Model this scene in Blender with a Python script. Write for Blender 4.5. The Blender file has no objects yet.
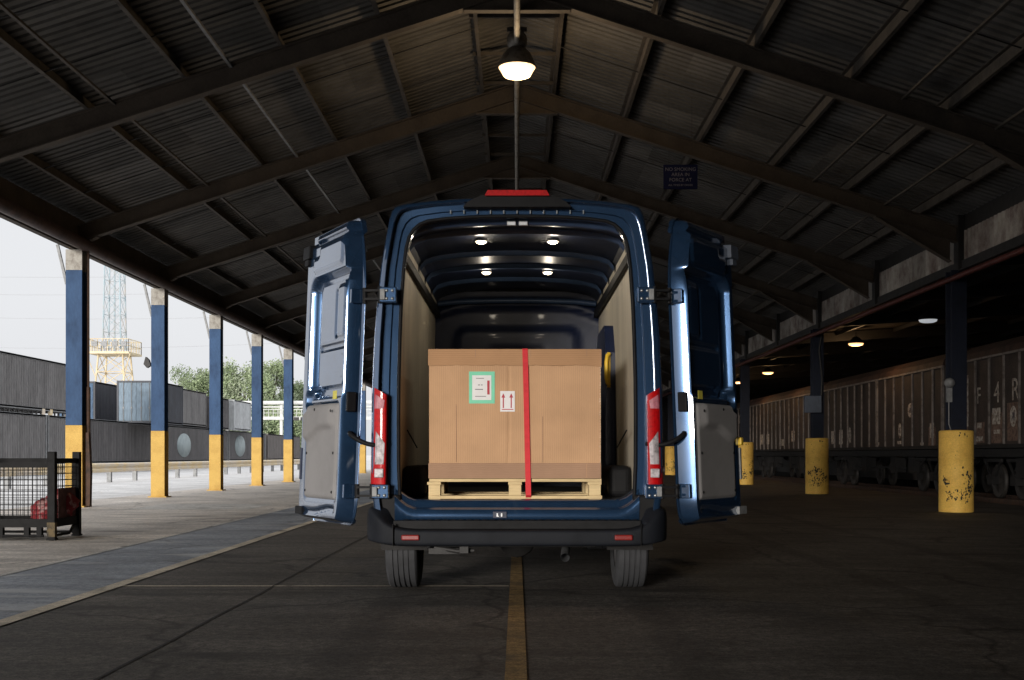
import bpy, math, random
from mathutils import Vector, Matrix
random.seed(7)
R = math.radians
sc = bpy.context.scene
col = sc.collection

# ------------------------------------------------------------------ camera
CH = 1.02
cam = bpy.data.cameras.new('camera')
cam.sensor_width = 36; cam.lens = 1200 / 1024 * 36
cam.shift_x = -(517 - 512) / 1024; cam.shift_y = (455 - 340) / 1024
cam.clip_start = .05; cam.clip_end = 6000
co = bpy.data.objects.new('camera', cam); col.objects.link(co)
co.location = (0, 0, CH); co.rotation_euler = (R(90), 0, 0)
sc.camera = co

# ------------------------------------------------------------------ light
SUN_EL, SUN_AZ = 4.2, -19.0        # low hazy sun behind the camera, to its left
w = bpy.data.worlds.new('World'); sc.world = w; w.use_nodes = True
nt = w.node_tree; bg = nt.nodes['Background']
sky = nt.nodes.new('ShaderNodeTexSky'); sky.sky_type = 'NISHITA'; sky.sun_disc = False
sky.sun_elevation = R(SUN_EL); sky.sun_rotation = R(180 + SUN_AZ)
sky.air_density = 1.0; sky.dust_density = 3.0; sky.ozone_density = 1.0
hs = nt.nodes.new('ShaderNodeHueSaturation'); hs.inputs['Saturation'].default_value = .10
nt.links.new(sky.outputs[0], hs.inputs['Color']); nt.links.new(hs.outputs[0], bg.inputs[0])
bg.inputs[1].default_value = .15
cl = nt.nodes.new('ShaderNodeMix'); cl.data_type = 'RGBA'; cl.inputs['Factor'].default_value = .65      # even high cloud
nt.links.new(hs.outputs[0], cl.inputs['A']); cl.inputs['B'].default_value = (2.8, 2.85, 2.97, 1)
cl.inputs['Factor'].default_value = .85
tcw = nt.nodes.new('ShaderNodeTexCoord'); sxw = nt.nodes.new('ShaderNodeSeparateXYZ'); nt.links.new(tcw.outputs['Generated'], sxw.inputs[0])
mrw = nt.nodes.new('ShaderNodeMapRange'); mrw.inputs[1].default_value = .30; mrw.inputs[2].default_value = .95; mrw.inputs[3].default_value = 1.0; mrw.inputs[4].default_value = 2.5
nt.links.new(sxw.outputs['Z'], mrw.inputs[0])
vmw = nt.nodes.new('ShaderNodeVectorMath'); vmw.operation = 'SCALE'; nt.links.new(cl.outputs['Result'], vmw.inputs[0]); nt.links.new(mrw.outputs[0], vmw.inputs['Scale'])
nt.links.new(vmw.outputs[0], bg.inputs[0])
sl = bpy.data.lights.new('sun', 'SUN'); sl.energy = 2.3; sl.angle = R(14); sl.color = (1, .94, .86)
so = bpy.data.objects.new('sun', sl); col.objects.link(so)
d = Vector((math.sin(R(-SUN_AZ)) * math.cos(R(SUN_EL)), math.cos(R(SUN_AZ)) * math.cos(R(SUN_EL)), -math.sin(R(SUN_EL))))
so.rotation_euler = d.to_track_quat('-Z', 'Y').to_euler(); so.location = (-10, -30, 12)
vs = sc.view_settings
vs.view_transform = 'Standard'; vs.look = 'None'; vs.gamma = 1; vs.use_curve_mapping = False
vs.exposure = 1.0
try:
    sc.cycles.use_denoising = True
    sc.cycles.max_bounces = 8; sc.cycles.sample_clamp_indirect = 6
    sc.cycles.caustics_reflective = False; sc.cycles.caustics_refractive = False
except Exception:
    pass

# ------------------------------------------------------------------ materials
MATS = {}
def mat(name, c, rough=.6, metal=0., var=.15, scale=6., bump=0., bscale=40., coat=0., stretch=(1, 1, 1), c2=None, coatr=.06, coati=1.5,
        mix=(.45, .65), spec=.5, emit=None, estr=0., rnd=0., fine=0.):
    """procedural principled: base colour c, blotches of c2 (or a darker c), optional bump / coat / per-object variation"""
    if name in MATS: return MATS[name]
    m = bpy.data.materials.new(name); m.use_nodes = True; MATS[name] = m
    n = m.node_tree.nodes; L = m.node_tree.links; p = n['Principled BSDF']
    p.inputs['Roughness'].default_value = rough; p.inputs['Metallic'].default_value = metal
    p.inputs['Coat Weight'].default_value = coat; p.inputs['Coat Roughness'].default_value = coatr; p.inputs['Coat IOR'].default_value = coati
    p.inputs['Specular IOR Level'].default_value = spec
    if emit:
        p.inputs['Emission Color'].default_value = (*emit, 1); p.inputs['Emission Strength'].default_value = estr
    tc = n.new('ShaderNodeTexCoord'); mp = n.new('ShaderNodeMapping'); mp.inputs['Scale'].default_value = stretch
    L.new(tc.outputs['Object'], mp.inputs['Vector'])
    nz = n.new('ShaderNodeTexNoise'); nz.inputs['Scale'].default_value = scale; nz.inputs['Detail'].default_value = 8
    nz.inputs['Roughness'].default_value = .65
    L.new(mp.outputs[0], nz.inputs['Vector'])
    rp = n.new('ShaderNodeValToRGB'); rp.color_ramp.elements[0].position = mix[0]; rp.color_ramp.elements[1].position = mix[1]
    a = tuple(c); b = tuple(c2) if c2 else tuple(x * (1 - var) for x in c)
    rp.color_ramp.elements[0].color = (*a, 1); rp.color_ramp.elements[1].color = (*b, 1)
    L.new(nz.outputs['Fac'], rp.inputs['Fac'])
    out = rp.outputs[0]
    if fine:
        fz = n.new('ShaderNodeTexNoise'); fz.inputs['Scale'].default_value = scale * 14; fz.inputs['Detail'].default_value = 5
        L.new(mp.outputs[0], fz.inputs['Vector'])
        mr = n.new('ShaderNodeMapRange'); mr.inputs[1].default_value = .3; mr.inputs[2].default_value = .7
        mr.inputs[3].default_value = 1 - fine; mr.inputs[4].default_value = 1 + fine; L.new(fz.outputs['Fac'], mr.inputs[0])
        mx = n.new('ShaderNodeVectorMath'); mx.operation = 'SCALE'; L.new(out, mx.inputs[0]); L.new(mr.outputs[0], mx.inputs['Scale'])
        out = mx.outputs[0]
    if rnd:
        oi = n.new('ShaderNodeObjectInfo'); mr = n.new('ShaderNodeMapRange')
        mr.inputs[3].default_value = 1 - rnd; mr.inputs[4].default_value = 1 + rnd; L.new(oi.outputs['Random'], mr.inputs[0])
        mx = n.new('ShaderNodeVectorMath'); mx.operation = 'SCALE'; L.new(out, mx.inputs[0]); L.new(mr.outputs[0], mx.inputs['Scale'])
        out = mx.outputs[0]
    L.new(out, p.inputs['Base Color'])
    # roughness wobble keeps highlights from looking moulded
    rr = n.new('ShaderNodeMapRange'); rr.inputs[3].default_value = max(.02, rough - .06); rr.inputs[4].default_value = min(1, rough + .08)
    L.new(nz.outputs['Fac'], rr.inputs[0]); L.new(rr.outputs[0], p.inputs['Roughness'])
    if bump:
        bn = n.new('ShaderNodeTexNoise'); bn.inputs['Scale'].default_value = bscale; bn.inputs['Detail'].default_value = 6
        L.new(mp.outputs[0], bn.inputs['Vector'])
        bp = n.new('ShaderNodeBump'); bp.inputs['Strength'].default_value = bump; bp.inputs['Distance'].default_value = .01
        L.new(bn.outputs['Fac'], bp.inputs['Height']); L.new(bp.outputs[0], p.inputs['Normal'])
    return m

M = {}
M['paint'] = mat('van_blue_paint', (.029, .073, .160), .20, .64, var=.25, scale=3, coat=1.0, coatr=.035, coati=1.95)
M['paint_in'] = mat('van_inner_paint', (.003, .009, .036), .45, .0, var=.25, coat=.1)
M['black'] = mat('black_plastic', (.010, .010, .011), .55, var=.3, bump=.1, bscale=200, spec=.12)
M['bumper'] = mat('bumper_plastic', (.011, .0125, .0165), .55, spec=.14, var=.25, scale=4, bump=.25, bscale=400)
M['trim'] = mat('door_trim_grey', (.23, .222, .222), .65, var=.12, scale=3, bump=.2, bscale=300)
M['rubber'] = mat('tyre_rubber', (.035, .036, .04), .8, var=.3, scale=9, bump=.15, bscale=80)
M['rim'] = mat('wheel_steel', (.25, .25, .26), .4, .8)
M['steel'] = mat('zinc_steel', (.45, .46, .48), .35, .9, var=.3)
M['ply'] = mat('plywood_lining', (.52, .47, .375), .6, var=.22, scale=3, stretch=(1, 1, .12), bump=.05, fine=.08)
def card_mat(name, c, var, axis='X'):
    m = bpy.data.materials.new(name); m.use_nodes = True; n = m.node_tree.nodes; L = m.node_tree.links; p = n['Principled BSDF']
    tc = n.new('ShaderNodeTexCoord'); nz = n.new('ShaderNodeTexNoise'); nz.inputs['Scale'].default_value = 3.5; nz.inputs['Detail'].default_value = 7
    L.new(tc.outputs['Object'], nz.inputs['Vector'])
    wv = n.new('ShaderNodeTexWave'); wv.bands_direction = axis; wv.inputs['Scale'].default_value = 23; wv.inputs['Distortion'].default_value = .5; wv.inputs['Detail'].default_value = 2
    L.new(tc.outputs['Object'], wv.inputs['Vector'])
    a = n.new('ShaderNodeMapRange'); a.inputs[1].default_value = .3; a.inputs[2].default_value = .7; a.inputs[3].default_value = 1 - var; a.inputs[4].default_value = 1 + var; L.new(nz.outputs['Fac'], a.inputs[0])
    w_ = n.new('ShaderNodeMapRange'); w_.inputs[3].default_value = .93; w_.inputs[4].default_value = 1.04; L.new(wv.outputs['Fac'], w_.inputs[0])
    mu = n.new('ShaderNodeMath'); mu.operation = 'MULTIPLY'; L.new(a.outputs[0], mu.inputs[0]); L.new(w_.outputs[0], mu.inputs[1])
    cc = n.new('ShaderNodeRGB'); cc.outputs[0].default_value = (*c, 1)
    v = n.new('ShaderNodeVectorMath'); v.operation = 'SCALE'; L.new(cc.outputs[0], v.inputs[0]); L.new(mu.outputs[0], v.inputs['Scale']); L.new(v.outputs[0], p.inputs['Base Color'])
    p.inputs['Roughness'].default_value = .85; p.inputs['Specular IOR Level'].default_value = .2
    bp = n.new('ShaderNodeBump'); bp.inputs['Strength'].default_value = .25; bp.inputs['Distance'].default_value = .003; L.new(wv.outputs['Fac'], bp.inputs['Height']); L.new(bp.outputs[0], p.inputs['Normal'])
    return m
M['card'] = card_mat('cardboard', (.52, .315, .18), .10)
M['card_lid'] = card_mat('cardboard_lid', (.43, .245, .13), .08, 'Z')
M['card_base'] = card_mat('cardboard_base', (.36, .22, .142), .10, 'Z')
M['card_edge'] = mat('cardboard_raw_edge', (.62, .46, .32), .9, var=.3, scale=40)
M['wood'] = mat('pallet_wood', (.66, .50, .27), .8, var=.25, scale=4, stretch=(.15, 1, 1), fine=.12)
M['strap'] = mat('red_webbing', (.62, .02, .03), .7, var=.12, scale=30)
M['green'] = mat('green_tape', (.16, .60, .38), .5, var=.08)
M['white'] = mat('paper_white', (.78, .76, .76), .7, var=.06)
M['red'] = mat('print_red', (.45, .03, .05), .6)
M['ink'] = mat('print_ink', (.06, .05, .06), .6)
M['lens_red'] = mat('lens_red', (.46, .004, .006), .45, var=.35, scale=40, spec=.15, coat=.35, coatr=.05)
M['lens_clear'] = mat('lens_clear', (.46, .42, .44), .42, .1, var=.6, scale=28, spec=.5)
M['lens_pink_sheen'] = mat('lens_pink_sheen', (.46, .16, .20), .4, var=.3, scale=40)
M['reflector'] = mat('bumper_reflector_red', (.20, .008, .006), .35, var=.3, scale=60)
M['yellow_plastic'] = mat('yellow_plastic', (.75, .48, .03), .4)
M['led'] = mat('cargo_lamp_glow', (1, .9, .7), emit=(1, .80, .52), estr=7)
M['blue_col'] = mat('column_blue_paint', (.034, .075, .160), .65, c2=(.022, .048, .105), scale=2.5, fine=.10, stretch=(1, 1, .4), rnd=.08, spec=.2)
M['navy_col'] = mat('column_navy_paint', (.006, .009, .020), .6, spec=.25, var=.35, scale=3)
M['yellow'] = mat('column_yellow_paint', (.54, .35, .095), .7, spec=.25, c2=(.44, .27, .07), scale=3, fine=.14, rnd=.05)
M['drum'] = mat('drum_yellow_paint', (.78, .49, .105), .6, c2=(.66, .39, .08), scale=3, fine=.12, spec=.3)
M['cap'] = mat('column_cap_paint', (.33, .315, .285), .7, spec=.2, c2=(.19, .17, .15), scale=6, fine=.15)
M['galv'] = mat('galvanised_steel', (.22, .225, .23), .6, .2, var=.35)
M['rust'] = mat('rusty_pipe', (.07, .035, .02), .8, c2=(.03, .02, .015), scale=8)
M['truss'] = mat('rafter_paint', (.075, .059, .045), .85, c2=(.044, .034, .026), scale=2.0, fine=.15, mix=(.4, .7))
M['purlin'] = mat('purlin_paint', (.075, .064, .053), .8, c2=(.042, .035, .029), scale=4, fine=.15, mix=(.4, .7))
M['gutter'] = mat('gutter_brown', (.075, .045, .038), .6, c2=(.035, .022, .02), scale=4)
M['darksteel'] = mat('dark_steel', (.02, .019, .019), .6, .2, var=.3, scale=8)
M['redpipe'] = mat('red_service_pipe', (.10, .02, .015), .5, c2=(.05, .013, .01), scale=5)
M['cage'] = mat('cage_black', (.007, .007, .0075), .7, var=.4, scale=12, spec=.2)
M['bow'] = mat('roof_bow_paint', (.042, .072, .140), .4, .2, var=.2, scale=8)
M['wagon'] = mat('wagon_brown', (.050, .034, .027), .75, c2=(.022, .016, .013), scale=1.6, fine=.35, mix=(.35, .68), rnd=.15)
M['wagon_roof'] = mat('wagon_roof_brown', (.055, .027, .018), .8, c2=(.022, .012, .009), scale=2.5, fine=.2)
M['wagon_post'] = mat('wagon_post_grey', (.20, .175, .16), .7, c2=(.09, .075, .066), scale=5)
M['wagon_black'] = mat('wagon_underframe', (.010, .009, .009), .8, var=.5, scale=5)
M['wagon_wheel'] = mat('wagon_wheel_steel', (.028, .024, .021), .6, var=.5, scale=6)
M['wagon_mark'] = mat('wagon_marking', (.55, .50, .43), .8, c2=(.14, .09, .065), scale=9, mix=(.42, .62))
M['wagon_patch'] = mat('wagon_bare_patch', (.20, .125, .092), .85, c2=(.09, .055, .04), scale=9, mix=(.42, .62))
M['guard'] = mat('guardrail_cream', (.72, .56, .30), .6, c2=(.66, .58, .48), scale=1.2, mix=(.4, .6))
M['lattice_cream'] = mat('tower_cream', (.62, .53, .36), .7, c2=(.48, .36, .2), scale=.6)
M['lattice_blue'] = mat('tower_blue_grey', (.30, .38, .42), .7, c2=(.38, .34, .3), scale=.5)
M['bridge'] = mat('bridge_pale', (.55, .56, .55), .7, var=.25, scale=1)
M['trunk'] = mat('tree_bark', (.12, .09, .07), .9, var=.4)
M['lampglass'] = mat('lamp_glow', (1, .85, .6), emit=(1, .66, .34), estr=1.15)
M['baylamp'] = mat('bay_lamp_glow', (1, .8, .5), emit=(1, .52, .21), estr=1.1)
M['lamp_faint_glow'] = mat('lamp_diffuser_added_glow', (.75, .75, .74), .4, emit=(.8, .85, .9), estr=.22)  # faint glow put into a diffuser whose lamp is not lit
M['lamp_metal'] = mat('lamp_housing', (.16, .15, .135), .45, .5, c2=(.07, .06, .05), scale=8)
M['sign'] = mat('sign_navy', (.003, .005, .034), .6, spec=.2)
M['sign_text'] = mat('sign_lettering', (.16, .16, .20), .7)
M['box_grey'] = mat('cabinet_grey', (.075, .09, .12), .55, var=.2)
M['chip'] = mat('chipped_tar', (.03, .026, .02), .85, var=.4, scale=30)
M['bag'] = mat('red_sack', (.20, .012, .018), .8, c2=(.36, .20, .19), scale=9, mix=(.52, .60))

def leafmat(name, c, c2):
    m = mat(name, c, .7, c2=c2, scale=.5, mix=(.35, .65), fine=.25, spec=.2); return m

def glassmat():
    m = bpy.data.materials.new('cab_glass'); m.use_nodes = True
    p = m.node_tree.nodes['Principled BSDF']; p.inputs['Base Color'].default_value = (.01, .012, .014, 1)
    p.inputs['Roughness'].default_value = .05; p.inputs['Coat Weight'].default_value = 1
    return m
M['glass'] = glassmat()

def floor_mat(name, c, c2, grain=.2, rough=.75, streak=(.25, .9, 1), c3=None, c3mix=(.58, .7), mid=.30, crack=1.0, line=False, tyre=False):
    """worn slab: cloudy tone, long streaks, fine grain, hairline cracks"""
    m = bpy.data.materials.new(name); m.use_nodes = True; n = m.node_tree.nodes; L = m.node_tree.links; p = n['Principled BSDF']
    tc = n.new('ShaderNodeTexCoord')
    a = n.new('ShaderNodeTexNoise'); a.inputs['Scale'].default_value = .55; a.inputs['Detail'].default_value = 10; a.inputs['Roughness'].default_value = .7
    L.new(tc.outputs['Object'], a.inputs['Vector'])
    r = n.new('ShaderNodeValToRGB'); r.color_ramp.elements[0].position = .35; r.color_ramp.elements[1].position = .68
    r.color_ramp.elements[0].color = (*c, 1); r.color_ramp.elements[1].color = (*c2, 1); L.new(a.outputs['Fac'], r.inputs[0])
    mp = n.new('ShaderNodeMapping'); mp.inputs['Scale'].default_value = streak; L.new(tc.outputs['Object'], mp.inputs[0])
    s = n.new('ShaderNodeTexNoise'); s.inputs['Scale'].default_value = 3.2; s.inputs['Detail'].default_value = 9; s.inputs['Roughness'].default_value = .7
    L.new(mp.outputs[0], s.inputs['Vector'])
    mr = n.new('ShaderNodeMapRange'); mr.inputs[1].default_value = .3; mr.inputs[2].default_value = .7; mr.inputs[3].default_value = .62; mr.inputs[4].default_value = 1.42
    L.new(s.outputs['Fac'], mr.inputs[0])
    g = n.new('ShaderNodeTexNoise'); g.inputs['Scale'].default_value = 95; g.inputs['Detail'].default_value = 4; L.new(tc.outputs['Object'], g.inputs['Vector'])
    gr = n.new('ShaderNodeMapRange'); gr.inputs[1].default_value = .3; gr.inputs[2].default_value = .7; gr.inputs[3].default_value = 1 - grain; gr.inputs[4].default_value = 1 + grain
    L.new(g.outputs['Fac'], gr.inputs[0])
    mu0 = n.new('ShaderNodeMath'); mu0.operation = 'MULTIPLY'; L.new(mr.outputs[0], mu0.inputs[0]); L.new(gr.outputs[0], mu0.inputs[1])
    mg = n.new('ShaderNodeTexNoise'); mg.inputs['Scale'].default_value = 17; mg.inputs['Detail'].default_value = 7; mg.inputs['Roughness'].default_value = .75; L.new(tc.outputs['Object'], mg.inputs['Vector'])
    mgr = n.new('ShaderNodeMapRange'); mgr.inputs[1].default_value = .32; mgr.inputs[2].default_value = .68; mgr.inputs[3].default_value = 1 - mid; mgr.inputs[4].default_value = 1 + mid; L.new(mg.outputs['Fac'], mgr.inputs[0])
    vo = n.new('ShaderNodeTexVoronoi'); vo.feature = 'DISTANCE_TO_EDGE'; vo.inputs['Scale'].default_value = .33; vo.inputs['Randomness'].default_value = 1
    dsn = n.new('ShaderNodeTexNoise'); dsn.inputs['Scale'].default_value = 1.3; dsn.inputs['Detail'].default_value = 6; L.new(tc.outputs['Object'], dsn.inputs['Vector'])
    dmx = n.new('ShaderNodeMix'); dmx.data_type = 'RGBA'; dmx.blend_type = 'LINEAR_LIGHT'; dmx.inputs['Factor'].default_value = .35; L.new(tc.outputs['Object'], dmx.inputs['A']); L.new(dsn.outputs['Color'], dmx.inputs['B']); L.new(dmx.outputs['Result'], vo.inputs['Vector'])
    vr = n.new('ShaderNodeMapRange'); vr.inputs[1].default_value = .0; vr.inputs[2].default_value = .012; vr.inputs[3].default_value = crack; vr.inputs[4].default_value = 1; L.new(vo.outputs['Distance'], vr.inputs[0])
    mu1 = n.new('ShaderNodeMath'); mu1.operation = 'MULTIPLY'; L.new(mu0.outputs[0], mu1.inputs[0]); L.new(mgr.outputs[0], mu1.inputs[1])
    mu = n.new('ShaderNodeMath'); mu.operation = 'MULTIPLY'; L.new(mu1.outputs[0], mu.inputs[0]); L.new(vr.outputs[0], mu.inputs[1])
    v = n.new('ShaderNodeVectorMath'); v.operation = 'SCALE'; L.new(r.outputs[0], v.inputs[0]); L.new(mu.outputs[0], v.inputs['Scale'])
    out = v.outputs[0]
    if c3:
        k = n.new('ShaderNodeTexNoise'); k.inputs['Scale'].default_value = 1.7; k.inputs['Detail'].default_value = 8; L.new(tc.outputs['Object'] if line else mp.outputs[0], k.inputs['Vector'])
        if line: k.inputs['Scale'].default_value = 2.6
        kr = n.new('ShaderNodeMapRange'); kr.inputs[1].default_value = c3mix[0]; kr.inputs[2].default_value = c3mix[1]; L.new(k.outputs['Fac'], kr.inputs[0])
        mx = n.new('ShaderNodeMix'); mx.data_type = 'RGBA'; L.new(kr.outputs[0], mx.inputs['Factor']); L.new(out, mx.inputs['A']); mx.inputs['B'].default_value = (*c3, 1)
        out = mx.outputs['Result']
    if tyre:
        sx = n.new('ShaderNodeSeparateXYZ'); L.new(tc.outputs['Object'], sx.inputs[0])
        wob = n.new('ShaderNodeMath'); wob.operation = 'MULTIPLY_ADD'; L.new(dsn.outputs['Fac'], wob.inputs[0]); wob.inputs[1].default_value = .30; L.new(sx.outputs['X'], wob.inputs[2])
        fac = None
        for xc, hw in ((-.72, .13), (1.02, .13), (3.1, .12), (4.7, .12)):
            sb = n.new('ShaderNodeMath'); sb.operation = 'SUBTRACT'; L.new(wob.outputs[0], sb.inputs[0]); sb.inputs[1].default_value = xc
            ab = n.new('ShaderNodeMath'); ab.operation = 'ABSOLUTE'; L.new(sb.outputs[0], ab.inputs[0])
            q = n.new('ShaderNodeMapRange'); q.inputs[1].default_value = hw * .6; q.inputs[2].default_value = hw * 1.25; q.inputs[3].default_value = .74; q.inputs[4].default_value = 1; L.new(ab.outputs[0], q.inputs[0])
            if fac is None: fac = q.outputs[0]
            else:
                mm = n.new('ShaderNodeMath'); mm.operation = 'MULTIPLY'; L.new(fac, mm.inputs[0]); L.new(q.outputs[0], mm.inputs[1]); fac = mm.outputs[0]
        tv = n.new('ShaderNodeVectorMath'); tv.operation = 'SCALE'; L.new(out, tv.inputs[0]); L.new(fac, tv.inputs['Scale']); out = tv.outputs[0]
    L.new(out, p.inputs['Base Color'])
    rr = n.new('ShaderNodeMapRange'); rr.inputs[3].default_value = rough - .15; rr.inputs[4].default_value = min(1, rough + .15); L.new(s.outputs['Fac'], rr.inputs[0]); L.new(rr.outputs[0], p.inputs['Roughness'])
    bp = n.new('ShaderNodeBump'); bp.inputs['Strength'].default_value = .35; bp.inputs['Distance'].default_value = .006; L.new(g.outputs['Fac'], bp.inputs['Height']); L.new(bp.outputs[0], p.inputs['Normal'])
    p.inputs['Specular IOR Level'].default_value = .3
    return m
M['asphalt'] = floor_mat('worn_asphalt', (.118, .106, .094), (.066, .059, .052), .45, mid=.5, crack=.45, c3=(.028, .025, .022), c3mix=(.60, .72), tyre=True)
M['apron'] = floor_mat('grey_concrete', (.60, .55, .49), (.40, .365, .33), .25, mid=.35, crack=.5, c3=(.22, .20, .18), c3mix=(.62, .74))
M['yard'] = floor_mat('pale_yard_concrete', (.62, .61, .595), (.50, .49, .48), .14, mid=.3, crack=.7, c3=(.36, .355, .345), c3mix=(.56, .72))
M['walk'] = floor_mat('walkway_bluegrey', (.30, .325, .365), (.16, .175, .20), .3, rough=.6, c3=(.50, .51, .52), mid=.4, crack=.5)
M['line_white'] = floor_mat('worn_white_line', (.62, .60, .56), (.42, .40, .37), .3, c3=(.2, .19, .17), c3mix=(.56, .66), line=True)
M['line_cream'] = floor_mat('worn_cream_line', (.60, .53, .42), (.48, .42, .33), .3, c3=(.14, .125, .105), c3mix=(.58, .68), line=True)
M['line_yellow'] = floor_mat('worn_yellow_line', (.33, .21, .08), (.20, .13, .06), .4, c3=(.075, .062, .048), c3mix=(.55, .72), mid=.5, line=True)
M['joint'] = mat('joint_tar', (.012, .011, .010), .8)
M['ballast'] = floor_mat('track_ballast', (.03, .026, .022), (.018, .016, .014), .5)
M['edge'] = floor_mat('platform_edge', (.16, .145, .125), (.08, .07, .06), .3)

def sheet_mat(name, c, c2, period):
    """roofing / cladding sheets: tone changes from sheet to sheet, rain streaks, lap lines"""
    m = bpy.data.materials.new(name); m.use_nodes = True; n = m.node_tree.nodes; L = m.node_tree.links; p = n['Principled BSDF']
    tc = n.new('ShaderNodeTexCoord'); sx = n.new('ShaderNodeSeparateXYZ'); L.new(tc.outputs['Object'], sx.inputs[0])
    def fl(sock, k):
        a = n.new('ShaderNodeMath'); a.operation = 'DIVIDE'; L.new(sock, a.inputs[0]); a.inputs[1].default_value = k
        b = n.new('ShaderNodeMath'); b.operation = 'FLOOR'; L.new(a.outputs[0], b.inputs[0]); return b.outputs[0], a.outputs[0]
    fy, _ = fl(sx.outputs['Y'], period[0]); fx, _ = fl(sx.outputs[period[2]], period[1])
    cb = n.new('ShaderNodeCombineXYZ'); L.new(fy, cb.inputs[0]); L.new(fx, cb.inputs[1])
    wn = n.new('ShaderNodeTexWhiteNoise'); wn.noise_dimensions = '2D'; L.new(cb.outputs[0], wn.inputs['Vector'])
    mr = n.new('ShaderNodeMapRange'); mr.inputs[3].default_value = .68; mr.inputs[4].default_value = 1.25; L.new(wn.outputs['Value'], mr.inputs[0])
    mp = n.new('ShaderNodeMapping'); mp.inputs['Scale'].default_value = (1, 1.2, 1); L.new(tc.outputs['Object'], mp.inputs[0])
    nz = n.new('ShaderNodeTexNoise'); nz.inputs['Scale'].default_value = 1.4; nz.inputs['Detail'].default_value = 9; nz.inputs['Roughness'].default_value = .7; L.new(mp.outputs[0], nz.inputs['Vector'])
    r = n.new('ShaderNodeValToRGB'); r.color_ramp.elements[0].position = .4; r.color_ramp.elements[1].position = .68
    r.color_ramp.elements[0].color = (*c, 1); r.color_ramp.elements[1].color = (*c2, 1); L.new(nz.outputs['Fac'], r.inputs[0])
    v = n.new('ShaderNodeVectorMath'); v.operation = 'SCALE'; L.new(r.outputs[0], v.inputs[0]); L.new(mr.outputs[0], v.inputs['Scale'])
    L.new(v.outputs[0], p.inputs['Base Color']); p.inputs['Roughness'].default_value = .8
    return m
M['sheet'] = sheet_mat('roof_cement_sheet', (.118, .113, .107), (.068, .065, .061), (1.02, 2.9, 'X'))
M['valance'] = sheet_mat('stained_valance_sheet', (.36, .34, .31), (.085, .045, .04), (.9, 30, 'Z'))
M['baysheet'] = sheet_mat('bay_roof_sheet', (.07, .06, .052), (.035, .03, .026), (1.02, 2.9, 'X'))
def translucent():
    m = bpy.data.materials.new('translucent_rooflight'); m.use_nodes = True; n = m.node_tree.nodes; L = m.node_tree.links
    t = n.new('ShaderNodeBsdfTranslucent'); t.inputs[0].default_value = (.13, .13, .125, 1); L.new(t.outputs[0], n['Material Output'].inputs[0])
    return m
M['rooflight'] = translucent()

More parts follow.
